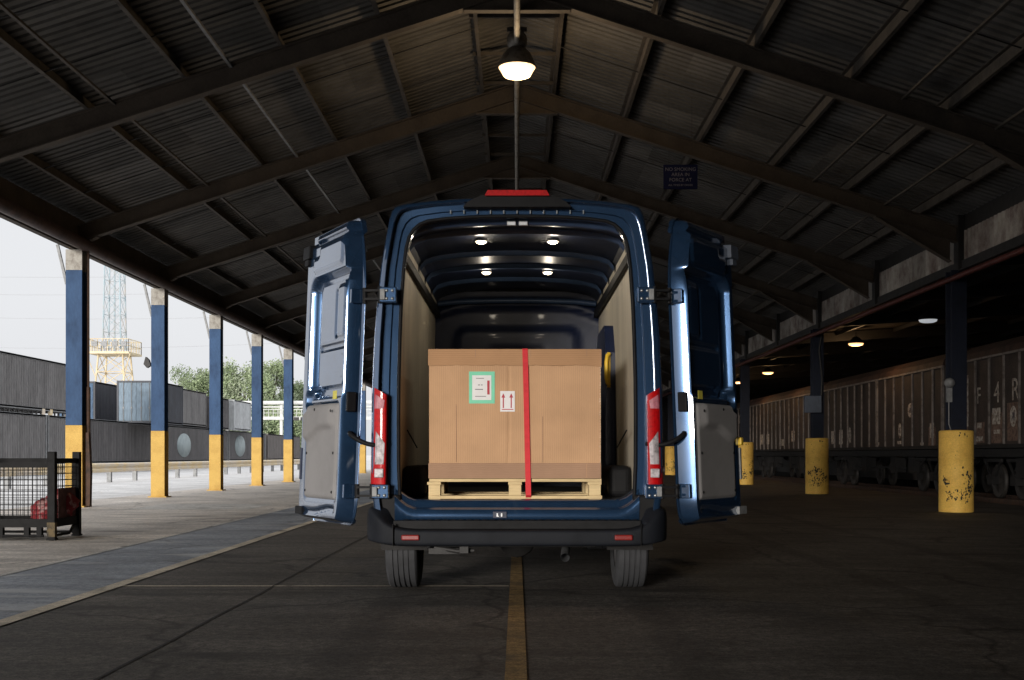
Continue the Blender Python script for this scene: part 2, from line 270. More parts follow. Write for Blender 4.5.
# ------------------------------------------------------------------ mesh helpers
def wloc(o):
    v = Vector((0, 0, 0))
    while o is not None:
        v += Vector(o.location); o = o.parent
    return v
class MB:
    def __init__(s): s.v = []; s.f = []; s.mi = []; s.sm = []
    def add(s, vs, fs, mi=0, smooth=False):
        b = len(s.v); s.v += [tuple(q) for q in vs]
        for f in fs: s.f.append(tuple(b + i for i in f)); s.mi.append(mi); s.sm.append(smooth)
        return s
    def box(s, x0, x1, y0, y1, z0, z1, mi=0):
        v = [(x, y, z) for z in (z0, z1) for y in (y0, y1) for x in (x0, x1)]
        return s.add(v, [(0, 2, 3, 1), (4, 5, 7, 6), (0, 1, 5, 4), (2, 6, 7, 3), (0, 4, 6, 2), (1, 3, 7, 5)], mi)
    def bar(s, a, b, wd, ht, up=(0, 0, 1), mi=0):
        a = Vector(a); b = Vector(b); dd = (b - a).normalized(); up = Vector(up)
        if abs(dd.dot(up)) > .99: up = Vector((0, 1, 0))
        sd = dd.cross(up).normalized() * wd / 2; u2 = sd.cross(dd).normalized() * ht / 2
        v = [p + i * sd + j * u2 for p in (a, b) for i, j in ((-1, -1), (1, -1), (1, 1), (-1, 1))]
        return s.add(v, [(3, 2, 1, 0), (4, 5, 6, 7), (0, 1, 5, 4), (1, 2, 6, 5), (2, 3, 7, 6), (3, 0, 4, 7)], mi)
    def tube(s, pts, r, n=8, mi=0, cap=True):
        pts = [Vector(p) for p in pts]; rr = r if isinstance(r, (list, tuple)) else [r] * len(pts)
        rings = []; prev = None
        for i, p in enumerate(pts):
            t = (pts[min(i + 1, len(pts) - 1)] - pts[max(i - 1, 0)]).normalized()
            if prev is None:
                a = Vector((0, 0, 1)) if abs(t.z) < .9 else Vector((1, 0, 0))
                x = t.cross(a).normalized()
            else:
                x = (prev - t * prev.dot(t)).normalized()
            prev = x; y = t.cross(x)
            rings.append([p + rr[i] * (math.cos(2 * math.pi * k / n) * x + math.sin(2 * math.pi * k / n) * y) for k in range(n)])
        v = [q for rg in rings for q in rg]; f = []
        for i in range(len(rings) - 1):
            for k in range(n):
                f.append((i * n + k, i * n + (k + 1) % n, (i + 1) * n + (k + 1) % n, (i + 1) * n + k))
        s.add(v, f, mi, True)
        if cap:
            s.add(rings[0], [tuple(range(n - 1, -1, -1))], mi); s.add(rings[-1], [tuple(range(n))], mi)
        return s
    def lathe(s, prof, axis='Z', c=(0, 0, 0), n=32, mi=0, smooth=True):
        """prof: list of (radius, along)"""
        v = []; f = []
        for (r, h) in prof:
            for k in range(n):
                a = 2 * math.pi * k / n; p, q = r * math.cos(a), r * math.sin(a)
                v.append((c[0] + p, c[1] + q, c[2] + h) if axis == 'Z' else ((c[0] + h, c[1] + p, c[2] + q) if axis == 'X' else (c[0] + q, c[1] + h, c[2] + p)))
        for i in range(len(prof) - 1):
            for k in range(n): f.append((i * n + k, i * n + (k + 1) % n, (i + 1) * n + (k + 1) % n, (i + 1) * n + k))
        return s.add(v, f, mi, smooth)
    def prism(s, poly, a, b, axis='Z', mi=0, smooth=False):
        """poly in the plane normal to axis: Z->(x,y), Y->(x,z), X->(y,z)"""
        def P(p, h): return (p[0], p[1], h) if axis == 'Z' else ((p[0], h, p[1]) if axis == 'Y' else (h, p[0], p[1]))
        n = len(poly); v = [P(p, a) for p in poly] + [P(p, b) for p in poly]
        s.add(v, [(i, (i + 1) % n, n + (i + 1) % n, n + i) for i in range(n)], mi, smooth)
        return s.add(v, [tuple(range(n - 1, -1, -1)), tuple(range(n, 2 * n))], mi)
    def grid(s, rows, mi=0, smooth=True, close=False):
        n = len(rows[0]); v = [p for r in rows for p in r]; f = []
        for i in range(len(rows) - 1):
            for k in range(n if close else n - 1):
                f.append((i * n + k, i * n + (k + 1) % n, (i + 1) * n + (k + 1) % n, (i + 1) * n + k))
        return s.add(v, f, mi, smooth)
    def build(s, name, mats, parent=None, bevel=0, seg=2, fix=True):
        o0 = wloc(parent) if parent else Vector((0, 0, 0))
        me = bpy.data.meshes.new(name)
        me.from_pydata([(v[0] - o0.x, v[1] - o0.y, v[2] - o0.z) for v in s.v], [], s.f)
        for m in (mats if isinstance(mats, (list, tuple)) else [mats]): me.materials.append(m)
        for p, mi, sm in zip(me.polygons, s.mi, s.sm): p.material_index = mi; p.use_smooth = sm
        if fix:
            import bmesh
            bm = bmesh.new(); bm.from_mesh(me); bmesh.ops.recalc_face_normals(bm, faces=bm.faces); bm.to_mesh(me); bm.free()
        o = bpy.data.objects.new(name, me); col.objects.link(o)
        if parent: o.parent = parent
        if bevel:
            b = o.modifiers.new('bevel', 'BEVEL'); b.width = bevel; b.segments = seg; b.limit_method = 'ANGLE'; b.angle_limit = R(40)
            b.harden_normals = False
        return o
def tag(o, label=None, cat=None, group=None, kind=None):
    if label: o['label'] = label
    if cat: o['category'] = cat
    if group: o['group'] = group
    if kind: o['kind'] = kind
    return o
def thing(name, loc, label, cat, group=None):
    o = bpy.data.objects.new(name, None); col.objects.link(o); o.location = loc; o.empty_display_size = .2
    return tag(o, label, cat, group)
def copy_tree(root, loc, label=None):
    def cp(o, par):
        c = o.copy(); col.objects.link(c)
        if par is not None: c.parent = par
        for ch in list(o.children): cp(ch, c)
        return c
    c = cp(root, None); c.location = loc
    if label: c['label'] = label
    return c
def text(s, name, size, loc, rot, m, parent=None, ext=.001, width=None):
    cu = bpy.data.curves.new(name, 'FONT'); cu.body = s; cu.size = size; cu.align_x = 'CENTER'; cu.align_y = 'CENTER'; cu.extrude = ext
    cu.materials.append(m)
    tmp = bpy.data.objects.new(name, cu); me = bpy.data.meshes.new_from_object(tmp); bpy.data.objects.remove(tmp); bpy.data.curves.remove(cu)
    me.name = name; o = bpy.data.objects.new(name, me); col.objects.link(o); o.rotation_euler = rot
    o0 = wloc(parent) if parent else Vector((0, 0, 0)); o.location = Vector(loc) - o0
    if parent: o.parent = parent
    return o
def sstep(a, b, x):
    t = min(1, max(0, (x - a) / (b - a))) if a != b else float(x > a); return t * t * (3 - 2 * t)
def rrect(u, v, u0, u1, v0, v1, r):
    """signed distance to a rounded rectangle (negative inside)"""
    qx = abs(u - (u0 + u1) / 2) - (u1 - u0) / 2 + r; qy = abs(v - (v0 + v1) / 2) - (v1 - v0) / 2 + r
    return math.hypot(max(qx, 0), max(qy, 0)) + min(max(qx, qy), 0) - r

# ------------------------------------------------------------------ ground
def gz(x):
    """floor level: a slight cross-fall to the right"""
    pts = [(-3000, 0), (1.5, 0), (8.6, -.10), (11.3, -.125), (11.32, -.30), (3000, -.30)]
    for (a, za), (b, zb) in zip(pts, pts[1:]):
        if a <= x <= b: return za + (zb - za) * (x - a) / (b - a)
g = MB(); xs = [-3000, -60, -9, 1.5, 8.6, 11.2, 11.34, 40, 3000]; ys = [-3000, -30, 40, 120, 3000]
g.grid([[(x, y, gz(x) - (.0 if x < 0 else .004)) for x in xs] for y in ys], smooth=False)
tag(g.build('ground', M['yard'], fix=False), kind='structure')
def sheet(name, m, x0, x1, y0, y1, dz, nx=1, cat='structure'):
    s = MB(); X = [x0 + (x1 - x0) * i / nx for i in range(nx + 1)]
    for bp in (1.5, 8.6):
        if x0 < bp < x1: X.append(bp)
    X.sort()
    s.grid([[(x, y, gz(x) + dz) for x in X] for y in (y0, y1)], smooth=False)
    return tag(s.build(name, m, fix=False), kind=cat)
Y0, Y1 = -32.0, 84.0  # near end carried on unseen behind the camera so the roof blocks sun
sheet('concrete_apron', M['apron'], -9.6, -4.32, -31.9, 95, .004)
sheet('walkway', M['walk'], -4.32, -3.10, -31.9, 95, .006)
sheet('asphalt_floor', M['asphalt'], -3.10, 11.3, -31.9, 95, .004)
sheet('walkway_line', M['line_white'], -4.37, -4.31, -31.9, 95, .010)
sheet('walkway_edge_line', M['line_cream'], -3.17, -3.05, -31.9, 95, .010)
sheet('centre_line', M['line_yellow'], -.056, .046, -12, 8.0 + 70, .008)
sheet('cross_line', M['line_cream'], -3.05, -.065, 9.26, 9.31, .008)
sheet('cross_joint', M['joint'], -3.05, 1.5, 9.00, 9.022, .008)
sheet('bay_marking', M['line_white'], -7.3, -5.0, 22.3, 24.8, .008)
sheet('cage_bay_marking', M['line_white'], -6.2, -5.15, 14.35, 14.55, .008)
s = MB(); s.grid([[(-1.89 + dx + .007 * math.sin(y * .9) + .005 * math.sin(y * 3.1), y, .008) for dx in (-.008, .008)] for y in [-5 + .4 * i for i in range(160)]], smooth=False)
tag(s.build('floor_joint', M['joint'], fix=False), kind='structure')
sheet('track_bed', M['ballast'], 11.34, 40, -20, 140, .02)
sheet('platform_edge', M['edge'], 11.18, 11.30, -31.9, 120, .008)
for xr in (12.75, 14.19):
    r = MB(); r.box(xr - .035, xr + .035, -10, 125, -.28, -.13); tag(r.build('rail', M['rust']), 'rusty running rail under the wagons, ' + ('nearer the platform' if xr < 13 else 'farther from the platform'), 'rail', 'rails of the wagon track')

# ------------------------------------------------------------------ shed
XC = 8.62; SP = 5.45; F0 = 23.5
EZ, RZ = 5.62, 8.53           # sheet level at the eave and at the ridge
SL = (RZ - EZ) / 8.95
def frameY(k): return F0 + SP * k
shed = thing('goods_shed', (0, 40, 0), 'dark pitched goods shed roof of corrugated sheets on brown steel rafters', 'shed')
KR = range(-10, 12)
for sgn in (-1, 1):
    b = MB(); rows = []
    PRF = [(0, 0), (.105, 0), (.125, .055), (.170, .055), (.190, 0)]; N = int((Y1 - Y0) / .20)
    xsr = [0.0, 2.9, 5.8, 8.98 if sgn < 0 else 8.75]
    cols = []
    for j in range(N):
        for q, wv in PRF: cols.append([(sgn * x, Y0 + j * .20 + q, RZ - SL * x + wv) for x in xsr])
    b.grid(cols, smooth=False); o = b.build('roof_sheet', M['sheet'], shed, fix=False)
# rafters (I-sections in a plane of constant Y), with apex plates and eave haunches
def rafter(k):
    y = frameY(k); b = MB(); drop = .24; D = .32
    for sgn in (-1, 1):
        def P(x, off): return (sgn * x, RZ - SL * x - off)
        x0, x1 = 0.0, 8.70
        for (o0, o1, hw) in ((drop, drop + .022, .085), (drop + .022, drop + D - .022, .007), (drop + D - .022, drop + D, .085)):
            b.prism([P(x0, o0), P(x1, o0), P(x1, o1), P(x0, o1)], y - hw, y + hw, 'Y')
        # haunch
        h0, h1 = (7.0, 8.48) if sgn > 0 else (8.2, 8.45)
        hd = .40 if sgn > 0 else .04
        b.prism([P(h0, drop + D), P(h1, drop + D), P(h1, drop + D + hd)], y - .006, y + .006, 'Y')
        b.bar((sgn * h0, y, RZ - SL * h0 - drop - D - .01), (sgn * h1, y, RZ - SL * h1 - drop - D - hd - .01), .17, .02)
        # apex plate
        za = RZ - drop - D
        b.prism([(0, za), (sgn * .78, za - SL * .78), (0, za - SL * .78)], y - .005, y + .005, 'Y')
        b.box(min(0, sgn * .80), max(0, sgn * .80), y - .07, y + .07, za - SL * .80 - .022, za - SL * .80)
    return b.build('rafter', M['truss'], shed)
for k in KR: rafter(k)
PX = [.70, 2.12, 3.58, 5.04, 6.50, 7.92]
for sgn in (-1, 1):
    for x in PX:
        b = MB(); z = RZ - SL * x - .03
        b.box(sgn * x - .006, sgn * x + .006, Y0 + .1, Y1 - .1, z - .15, z)
        b.box(sgn * x - .006, sgn * x + .06, Y0 + .1, Y1 - .1, z - .160, z - .15)
        b.box(sgn * x - .07, sgn * x + .006, Y0 + .1, Y1 - .1, z - .002, z + .008)
        b.build('purlin', M['purlin'], shed)
    # sag rods and intermediate angle rails
    for k in KR:
        b = MB()
        for fr in ((.36, .70) if sgn < 0 else (.52,)):
            y = frameY(k) + SP * fr
            b.tube([(sgn * .7, y, RZ - SL * .7 - .16), (sgn * 7.92, y + .02, RZ - SL * 7.92 - .16)], .011, 6)
        b.build('sag_rod', M['darksteel'], shed)
    for x in (4.3, 6.05) if sgn < 0 else (5.8, 7.2):
        b = MB(); z = RZ - SL * x - .27
        b.bar((sgn * x, Y0 + .2, z), (sgn * x, Y1 - .2, z), .05, .035); b.build('service_rail', M['galv'] if x == 4.3 else M['purlin'], shed)
for k in KR:
    for fr in (.28, .62, .93):
        y = frameY(k) + SP * fr; z = RZ - SL * .7 - .12
        b = MB(); b.bar((-.78, y, z), (.78, y, z), .05, .06); b.build('ridge_tie', M['purlin'], shed)
b = MB(); b.tube([(0, Y0 + .3, RZ - .86), (0, Y1, RZ - .86)], .048, 8)
tag(b.build('ridge_conduit', M['cap']), 'pale pipe running along under the ridge past the lit lamp', 'pipe')
# eave beam and gutter on the open left side
b = MB(); b.box(-8.72, -8.60, Y0, Y1, 5.025, 5.66); b.build('eave_beam', M['truss'], shed)
b = MB(); b.tube([(-8.44, Y0, 5.12), (-8.44, 20, 5.12), (-8.44, Y1, 5.12)], .125, 14); b.build('gutter', M['gutter'], shed)
# valance above the right-hand columns: boards in every bay, beam below
for k in range(-10, 11):
    b = MB(); y0, y1 = frameY(k) + .008, frameY(k + 1) - .008; n = int((y1 - y0) / .045)
    rows = [[(8.70 + (.018 if (j // 2) % 2 else 0), y0 + (y1 - y0) * j / n, z) for j in range(n + 1)] for z in (4.82, 5.39)]
    b.grid(rows, smooth=False); b.build('valance_panel', M['valance'], shed, fix=False)
for k in range(-10, 11):
    b = MB(); y = frameY(k); b.box(8.60, 8.71, y - .12, y + .12, 4.60, 5.70); b.build('eave_post', M['darksteel'], shed)
b = MB(); b.box(8.72, 8.78, Y0, Y1, 5.36, 5.73); b.build('eave_board', M['darksteel'], shed)
b = MB(); b.box(8.66, 8.84, Y0, Y1, 4.60, 4.81); b.box(8.58, 8.66, Y0, Y1, 4.60, 4.625); b.build('valance_beam', M['darksteel'], shed)
b = MB(); b.tube([(8.44, Y0, 4.44), (8.44, Y1, 4.44)], .055, 10)
for k in range(-2, 11): b.tube([(8.44, frameY(k) + .9, 4.44), (8.62, frameY(k) + .9, 4.60)], .012, 6)
tag(b.build('red_service_pipe', M['redpipe']), 'red pipe running below the stained valance along the right columns', 'pipe')
# covered bay over the siding to the right
def bz(x): return 5.02 + (x - 8.85) * .064
b = MB(); rows = []
for j in range(int((118 - Y0) / .074) + 1):
    y = Y0 + j * .074; rows.append([(x, y, bz(x) + (.02 if j % 2 else 0)) for x in (8.86, 14.0, 20.6)])
b.grid(rows, smooth=False); b.build('bay_roof_sheet', M['baysheet'], shed, fix=False)
for k in range(-10, 18):
    b = MB(); y = frameY(k); b.bar((8.9, y, bz(8.9) - .19), (20.5, y, bz(20.5) - .19), .12, .30); b.build('bay_rafter', M['darksteel'], shed)
for x in (10.6, 12.5, 14.4, 16.3, 18.2):
    b = MB(); b.box(x - .03, x + .03, Y0, 117, bz(x) - .15, bz(x) - .03); b.build('bay_purlin', M['darksteel'], shed)
for y in range(58, 112, 4):
    b = MB(); b.grid([[(x, yy, bz(x) - .006 - .0) for x in (14.6, 16.1)] for yy in (y, y + 1.6)], smooth=False)
    b.grid([[(x, yy, bz(x) - .006) for x in (16.5, 18.0)] for yy in (y, y + 1.6)], smooth=False)
    b.build('rooflight', M['rooflight'], shed, fix=False)
b = MB(); b.box(20.6, 20.8, Y0, 118, -.3, 6.2); tag(b.build('siding_wall', mat('dark_wall', (.03, .026, .024), .9, c2=(.016, .014, .013), scale=.8)), 'dark wall behind the goods wagons', 'wall')  # mottled dark tone, shared with the end walls
b = MB(); b.box(8.9, 20.6, 118, 118.2, -.3, 6.2)
tag(b.build('siding_end_wall', MATS['dark_wall']), 'dark end wall closing the siding beyond the last wagon', 'wall')
b = MB()  # far gable, out of sight, added to keep the interior dark
b.prism([(-8.95, -.1), (8.7, -.15), (8.7, RZ + .09 - SL * 8.7), (0, RZ + .09), (-8.95, RZ + .09 - SL * 8.95)], Y1 - .1, Y1 + .1, 'Y')
tag(b.build('end_wall', MATS['dark_wall']), 'dark gable wall added at the hidden far end to keep the shed dark', 'wall')
b = MB()  # unseen gable behind the camera, added to darken reflections in the van
b.prism([(-8.6, -.1), (20.6, -.15), (20.6, 5.3), (8.6, RZ + .09 - SL * 8.6), (0, RZ + .09), (-8.6, RZ + .09 - SL * 8.6)], Y0 - .2, Y0, 'Y')
tag(b.build('end_wall', MATS['dark_wall']), 'unseen dark gable wall added behind the camera to keep out light', 'wall')

# ------------------------------------------------------------------ columns, left (open) side
def hcol(b, x, y, z0, z1, wd=.32, dp=.32, t=.03, mi=0):
    b.box(x - wd / 2, x + wd / 2, y - dp / 2, y - dp / 2 + t, z0, z1, mi)
    b.box(x - wd / 2, x + wd / 2, y + dp / 2 - t, y + dp / 2, z0, z1, mi)
    b.box(x - .012, x + .012, y - dp / 2 + t, y + dp / 2 - t, z0, z1, mi)
GL = 'steel columns along the open side'
def left_column(y, label):
    t = thing('steel_column', (-XC, y, 0), label, 'column', GL)
    b = MB(); hcol(b, -XC, y, 1.60, 4.62); b.build('blue_shaft', M['blue_col'], t, bevel=.006)
    b = MB(); hcol(b, -XC, y, .03, 1.60, .33, .33, .035); b.build('yellow_base', M['yellow'], t, bevel=.006)
    b = MB(); hcol(b, -XC, y, 4.62, 5.02); b.build('pale_cap', M['cap'], t)
    b = MB(); b.box(-XC - .22, -XC + .22, y - .22, y + .22, .004, .03); b.build('base_plate', M['yellow'], t)
    b = MB(); b.bar((-XC - .16, y - .10, 4.35), (-XC - .34, y - .10, 5.12), .05, .05); b.build('eave_brace', M['galv'], t)
    return t
LL = {-1: 'blue and yellow steel column nearest the camera, left of the wire cage',
      0: 'blue and yellow column behind the wire cage with a rusty downpipe',
      1: 'blue and yellow column with a small dark floodlight bracket, second in view',
      2: 'blue and yellow column third in view, between the two white container discs',
      3: 'blue and yellow column fourth in view, one before the van door',
      4: 'blue and yellow column last in view left of the open van door',
      5: 'blue and yellow column hidden just behind the left van door edge',
      6: 'blue and yellow column farther back behind the left van door',
      7: 'blue and yellow column seen through the hinge gap of the left door',
      8: 'far blue and yellow column showing between left van door and body'}
c0 = None
for k in (0, -1, 1, 2, 3, 4, 5, 6, 7, 8):
    if c0 is None: c0 = left_column(frameY(0), LL[0])
    else: copy_tree(c0, (-XC, frameY(k), 0), LL[k])
b = MB(); y = F0
b.tube([(-XC + .215, y + .02, 5.05), (-XC + .215, y + .02, 2.35)], .026, 10); b.tube([(-XC + .215, y + .02, 2.35), (-XC + .215, y + .02, 1.45)], .045, 10)
b.prism([(-XC + .18, 1.46), (-XC + .25, 1.46), (-XC + .285, .7), (-XC + .27, .012), (-XC + .18, .012), (-XC + .19, .7)], y - .06, y + .06, 'Y')
tag(b.build('downpipe', M['rust']), 'dark rusty downpipe down the column behind the wire cage', 'downpipe')
t = thing('floodlight', (-XC - .3, F0 + SP - .2, 3.2), 'small dark floodlight on the second blue column', 'floodlight')
b = MB(); x, y, z = -XC - .24, F0 + SP - .10, 3.22
b.bar((x + .16, y, z), (x - .02, y, z - .02), .05, .05); b.build('bracket', M['darksteel'], t)
b = MB(); b.prism([(x - .10, z - .02), (x - .02, z - .11), (x + .07, z - .05), (x + .02, z + .09), (x - .05, z + .16)], y - .07, y + .05, 'Y'); b.build('housing', M['darksteel'], t, bevel=.01)

# ------------------------------------------------------------------ columns, right side, with concrete filled drums
GR = 'columns standing in yellow drums'
def right_column(y, label, seed=5):
    z0 = gz(8.6); t = thing('drum_column', (8.6, y, z0), label, 'column', GR)
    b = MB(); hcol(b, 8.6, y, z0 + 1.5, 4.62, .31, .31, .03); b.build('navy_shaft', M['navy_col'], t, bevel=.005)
    b = MB(); rr = .325; H = 1.60
    b.lathe([(rr, .008), (rr + .004, .05), (rr, .52), (rr + .006, .53), (rr, .54), (rr, 1.05), (rr + .006, 1.06), (rr, 1.07), (rr, H - .03), (rr - .01, H - .008), (rr - .03, H), (0, H + .02)], 'Z', (8.6, y, z0), 40)
    b.build('yellow_drum', M['drum'], t, fix=False)
    b = MB(); rnd = random.Random(y)
    def chip(th, z, s, q):
        n = 9; pts = [(q.random() * .6 + .5) * s for _ in range(n)]
        v = [((rr + .0035) * math.sin(th + pts[i] * math.cos(2 * math.pi * i / n) / rr) + 8.6, y - (rr + .0035) * math.cos(th + pts[i] * math.cos(2 * math.pi * i / n) / rr), z0 + z + pts[i] * 1.6 * math.sin(2 * math.pi * i / n)) for i in range(n)]
        b.add(v, [tuple(range(n))])
    q = random.Random(seed)
    for c in range(3):
        th = q.uniform(-.5, .9); zz = q.uniform(.25, .85)
        for _ in range(16): chip(th + q.gauss(0, .16), zz + q.gauss(0, .09), q.uniform(.008, .022), q)
    for zr, ta, tb in ((.40, -1.0, .75), (.30, -.9, .1), (.62, -1.15, -.75), (.50, .35, .75)):
        for _ in range(34):
            th = q.uniform(ta, tb); chip(th, zr + q.gauss(0, .035) + .03 * math.sin(th * 9), q.uniform(.004, .019), q)
    for _ in range(5): chip(q.uniform(-.2, .3), 1.52 + q.gauss(0, .02), .015, q)
    for _ in range(12): chip(q.uniform(-1.2, 1.2), q.uniform(.1, 1.5), q.uniform(.004, .011), q)
    b.build('paint_chips', M['chip'], t, fix=False)
    return t
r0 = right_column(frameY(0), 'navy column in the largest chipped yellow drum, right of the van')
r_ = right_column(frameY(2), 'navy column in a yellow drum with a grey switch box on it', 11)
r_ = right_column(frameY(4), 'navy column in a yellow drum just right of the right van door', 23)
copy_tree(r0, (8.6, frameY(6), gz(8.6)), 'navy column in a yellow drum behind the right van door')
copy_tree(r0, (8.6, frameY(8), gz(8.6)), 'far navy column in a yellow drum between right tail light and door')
t = thing('switch_box', (8.4, frameY(2), 2.2), 'grey blue switch box with a conduit on the middle right column', 'switch box')
b = MB(); y = frameY(2) - .30; b.box(8.17, 8.63, y - .12, y + .10, 2.22, 2.70); b.build('cabinet', M['box_grey'], t, bevel=.015)
b = MB(); b.tube([(8.66, y + .05, 2.5), (8.68, y + .05, 3.2), (8.60, y + .05, 4.0), (8.70, y + .1, 4.55)], .03, 8); b.build('conduit', M['darksteel'], t)
t = thing('alarm_bell', (8.3, F0 - .2, 2.3), 'small pale round alarm bell on the nearest right column', 'bell')
b = MB(); b.lathe([(0, -.10), (.05, -.095), (.085, -.06), (.10, 0), (.10, .02)], 'Y', (8.40, F0 - .20, 2.42), 20); b.build('bell_dome', M['galv'], t, fix=False)
b = MB(); b.box(8.36, 8.46, F0 - .18, F0 - .10, 2.05, 2.5); b.tube([(8.40, F0 - .16, 2.05), (8.40, F0 - .16, 1.62), (8.44, F0 - .16, 1.5)], .012, 6); b.build('bracket', M['galv'], t)

# ------------------------------------------------------------------ lamps and the hanging sign
LY, LZ = 19.4, 7.30
t = thing('pendant_lamp', (0, LY, LZ), 'lit warm high bay lamp hanging from the ridge above the van', 'lamp')
b = MB(); b.lathe([(.30, -.02), (.305, 0), (.285, .07), (.23, .19), (.15, .28), (.10, .31)], 'Z', (0, LY, LZ), 36); b.build('reflector_shade', M['lamp_metal'], t, fix=False)
b = MB(); b.lathe([(.10, .29), (.155, .34), (.165, .42), (.15, .50), (.11, .55), (.04, .57), (0, .575)], 'Z', (0, LY, LZ), 28); b.build('gear_housing', M['lamp_metal'], t, fix=False)
b = MB(); b.lathe([(.296, -.02), (.27, -.06), (.225, -.14), (.21, -.155), (.15, -.17), (0, -.175)], 'Z', (0, LY, LZ), 36); b.build('glass_bowl', M['lampglass'], t, fix=False)
b = MB(); b.tube([(0, LY, LZ + .56), (0, LY, RZ - .30)], .018, 8); b.box(-.16, .16, LY - .03, LY + .03, RZ - .66, RZ - .60); b.build('hanger', M['darksteel'], t)
pl = bpy.data.lights.new('pendant_light', 'POINT'); pl.energy = 55; pl.color = (1, .72, .42); pl.shadow_soft_size = .2
po = bpy.data.objects.new('pendant_light', pl); col.objects.link(po); po.location = (0, 0, -.42); po.parent = t
# lamps over the siding
LX = 11.0
names = {0: ('cold pale unlit lamp with an added faint glow above the nearest gap between wagons', False), 1: ('warm lit lamp left of the nearest right column, above the wagons', True),
         3: ('warm lit lamp above the far wagons, right of the drum column by the door', True),
         4: ('farthest warm siding lamp close to the right van door', True)}
for i, (lab, lit) in names.items():
    y = 11.0 * 1200 / 411 + i * 6.83; z = CH + .329 * LX
    t = thing('bay_lamp', (LX, y, z), lab, 'lamp', 'lamps hanging over the siding')
    b = MB(); b.lathe([(.24, 0), (.22, -.05), (.15, -.075), (0, -.08)], 'Z', (LX, y, z), 24); b.build('diffuser', M['baylamp'] if lit else M['lamp_faint_glow'], t, fix=False)
    b = MB(); b.lathe([(.255, 0), (.24, .04), (.14, .16), (.06, .22), (0, .23)], 'Z', (LX, y, z), 24); b.tube([(LX, y, z + .2), (LX, y, bz(LX) - .15)], .015, 6); b.build('shade', M['darksteel'], t, fix=False)
    if lit:
        l = bpy.data.lights.new('bay_light', 'POINT'); l.energy = 20; l.color = (1, .6, .28); l.shadow_soft_size = .15
        lo = bpy.data.objects.new('bay_light', l); col.objects.link(lo); lo.location = (0, 0, -.3); lo.parent = t
for i, (px, py) in enumerate(((751, 357), (731, 369.5))):
    X = 10.0; y = X * 1200 / (px - 517); z = CH + (455 - py) * y / 1200
    t = thing('tube_light', (X, y, z), ('lit tube light right of the van door, nearer of two' if i == 0 else 'lit tube light at the edge of the right van door'), 'tube light', 'tube lights over the siding')
    b = MB(); b.tube([(X, y - .8, z), (X, y + .8, z)], .035, 8); b.build('tube', M['baylamp'], t)
    b = MB(); b.bar((X, y - .85, z + .07), (X, y + .85, z + .07), .12, .05); b.tube([(X, y, z + .09), (X, y, bz(X) - .03)], .012, 6); b.build('batten', M['darksteel'], t)
# hanging notice
SY = 21.0; SX, SZ = 2.86, CH + 278 * SY / 1200
t = thing('hanging_sign', (SX, SY, SZ), 'small dark navy notice board hanging from the roof right of the lamp', 'sign')
b = MB(); b.box(SX - .30, SX + .30, SY - .012, SY + .012, SZ - .215, SZ + .215); b.build('board', M['sign'], t, bevel=.004)
b = MB()
for dx in (-.2, .2): b.tube([(SX + dx, SY, SZ + .21), (SX + dx, SY, RZ - SL * (SX + dx) - .25)], .003, 6)
b.build('hanger', M['darksteel'], t)
for i, (s, sz) in enumerate((('NO SMOKING', .085), ('AREA IN', .085), ('FORCE AT', .085), ('ALL TIMES BY ORDER', .045))):
    text(s, 'lettering', sz, (SX, SY - .0145, SZ + .13 - i * .092), (R(90), 0, 0), M['sign_text'], t)
# old floodlight high on the left
fx, fy, fz = -6.1, 18.05 - .4, 0
fz = CH + (455 - 30) * fy / 1200
t = thing('roof_floodlight', (fx, fy, fz), 'dark dusty floodlight with wires under the roof at upper left', 'floodlight')
b = MB(); b.prism([(fx - .30, fz + .02), (fx - .22, fz - .08), (fx + .18, fz - .10), (fx + .25, fz), (fx + .10, fz + .10), (fx - .2, fz + .12)], fy - .14, fy + .14, 'Y'); b.build('housing', M['darksteel'], t, bevel=.02)
b = MB(); b.tube([(fx - .1, fy, fz + .1), (fx - .16, fy, fz + .35)], .012, 6); b.tube([(fx + .1, fy, fz + .1), (fx + .02, fy, fz + .35)], .012, 6); b.tube([(fx + .2, fy, fz), (fx + .55, fy, fz - .06), (fx + .9, fy + .1, fz - .02), (fx + 1.3, fy + .2, fz + .05)], .014, 6); b.build('wiring', M['galv'], t)

# ------------------------------------------------------------------ the van
VB = 8.40
van = thing('delivery_van', (0, VB, 0), 'blue high roof delivery van with both rear doors swung wide open', 'van')
OUT = [(.99, .50), (1.015, .70), (1.028, .95), (1.026, 1.30), (1.020, 1.55), (1.006, 1.85), (.985, 2.10), (.957, 2.36), (.918, 2.58), (.899, 2.68), (.882, 2.735), (.858, 2.765), (.80, 2.784), (.62, 2.808), (.40, 2.824), (.20, 2.832), (0, 2.835)]
APR = [(.80, .62), (.825, .70), (.835, .95), (.836, 1.30), (.834, 1.55), (.826, 1.85), (.816, 2.10), (.800, 2.33), (.782, 2.48), (.762, 2.555), (.730, 2.61), (.685, 2.65), (.63, 2.672), (.50, 2.69), (.35, 2.70), (.18, 2.706), (0, 2.708)]
INN = [(.875, .70), (.885, .80), (.89, .95), (.89, 1.30), (.888, 1.55), (.88, 1.85), (.868, 2.10), (.855, 2.33), (.842, 2.48), (.828, 2.56), (.79, 2.62), (.72, 2.652), (.63, 2.672), (.50, 2.69), (.35, 2.703), (.18, 2.712), (0, 2.714)]
def full(h): return [(-x, z) for x, z in h] + [(x, z) for x, z in reversed(h[:-1])]
def sec(h, y): return [(x, y, z) for x, z in full(h)]
def lerp(a, b, t): return [(p[0] + (q[0] - p[0]) * t, p[1] + (q[1] - p[1]) * t) for p, q in zip(a, b)]
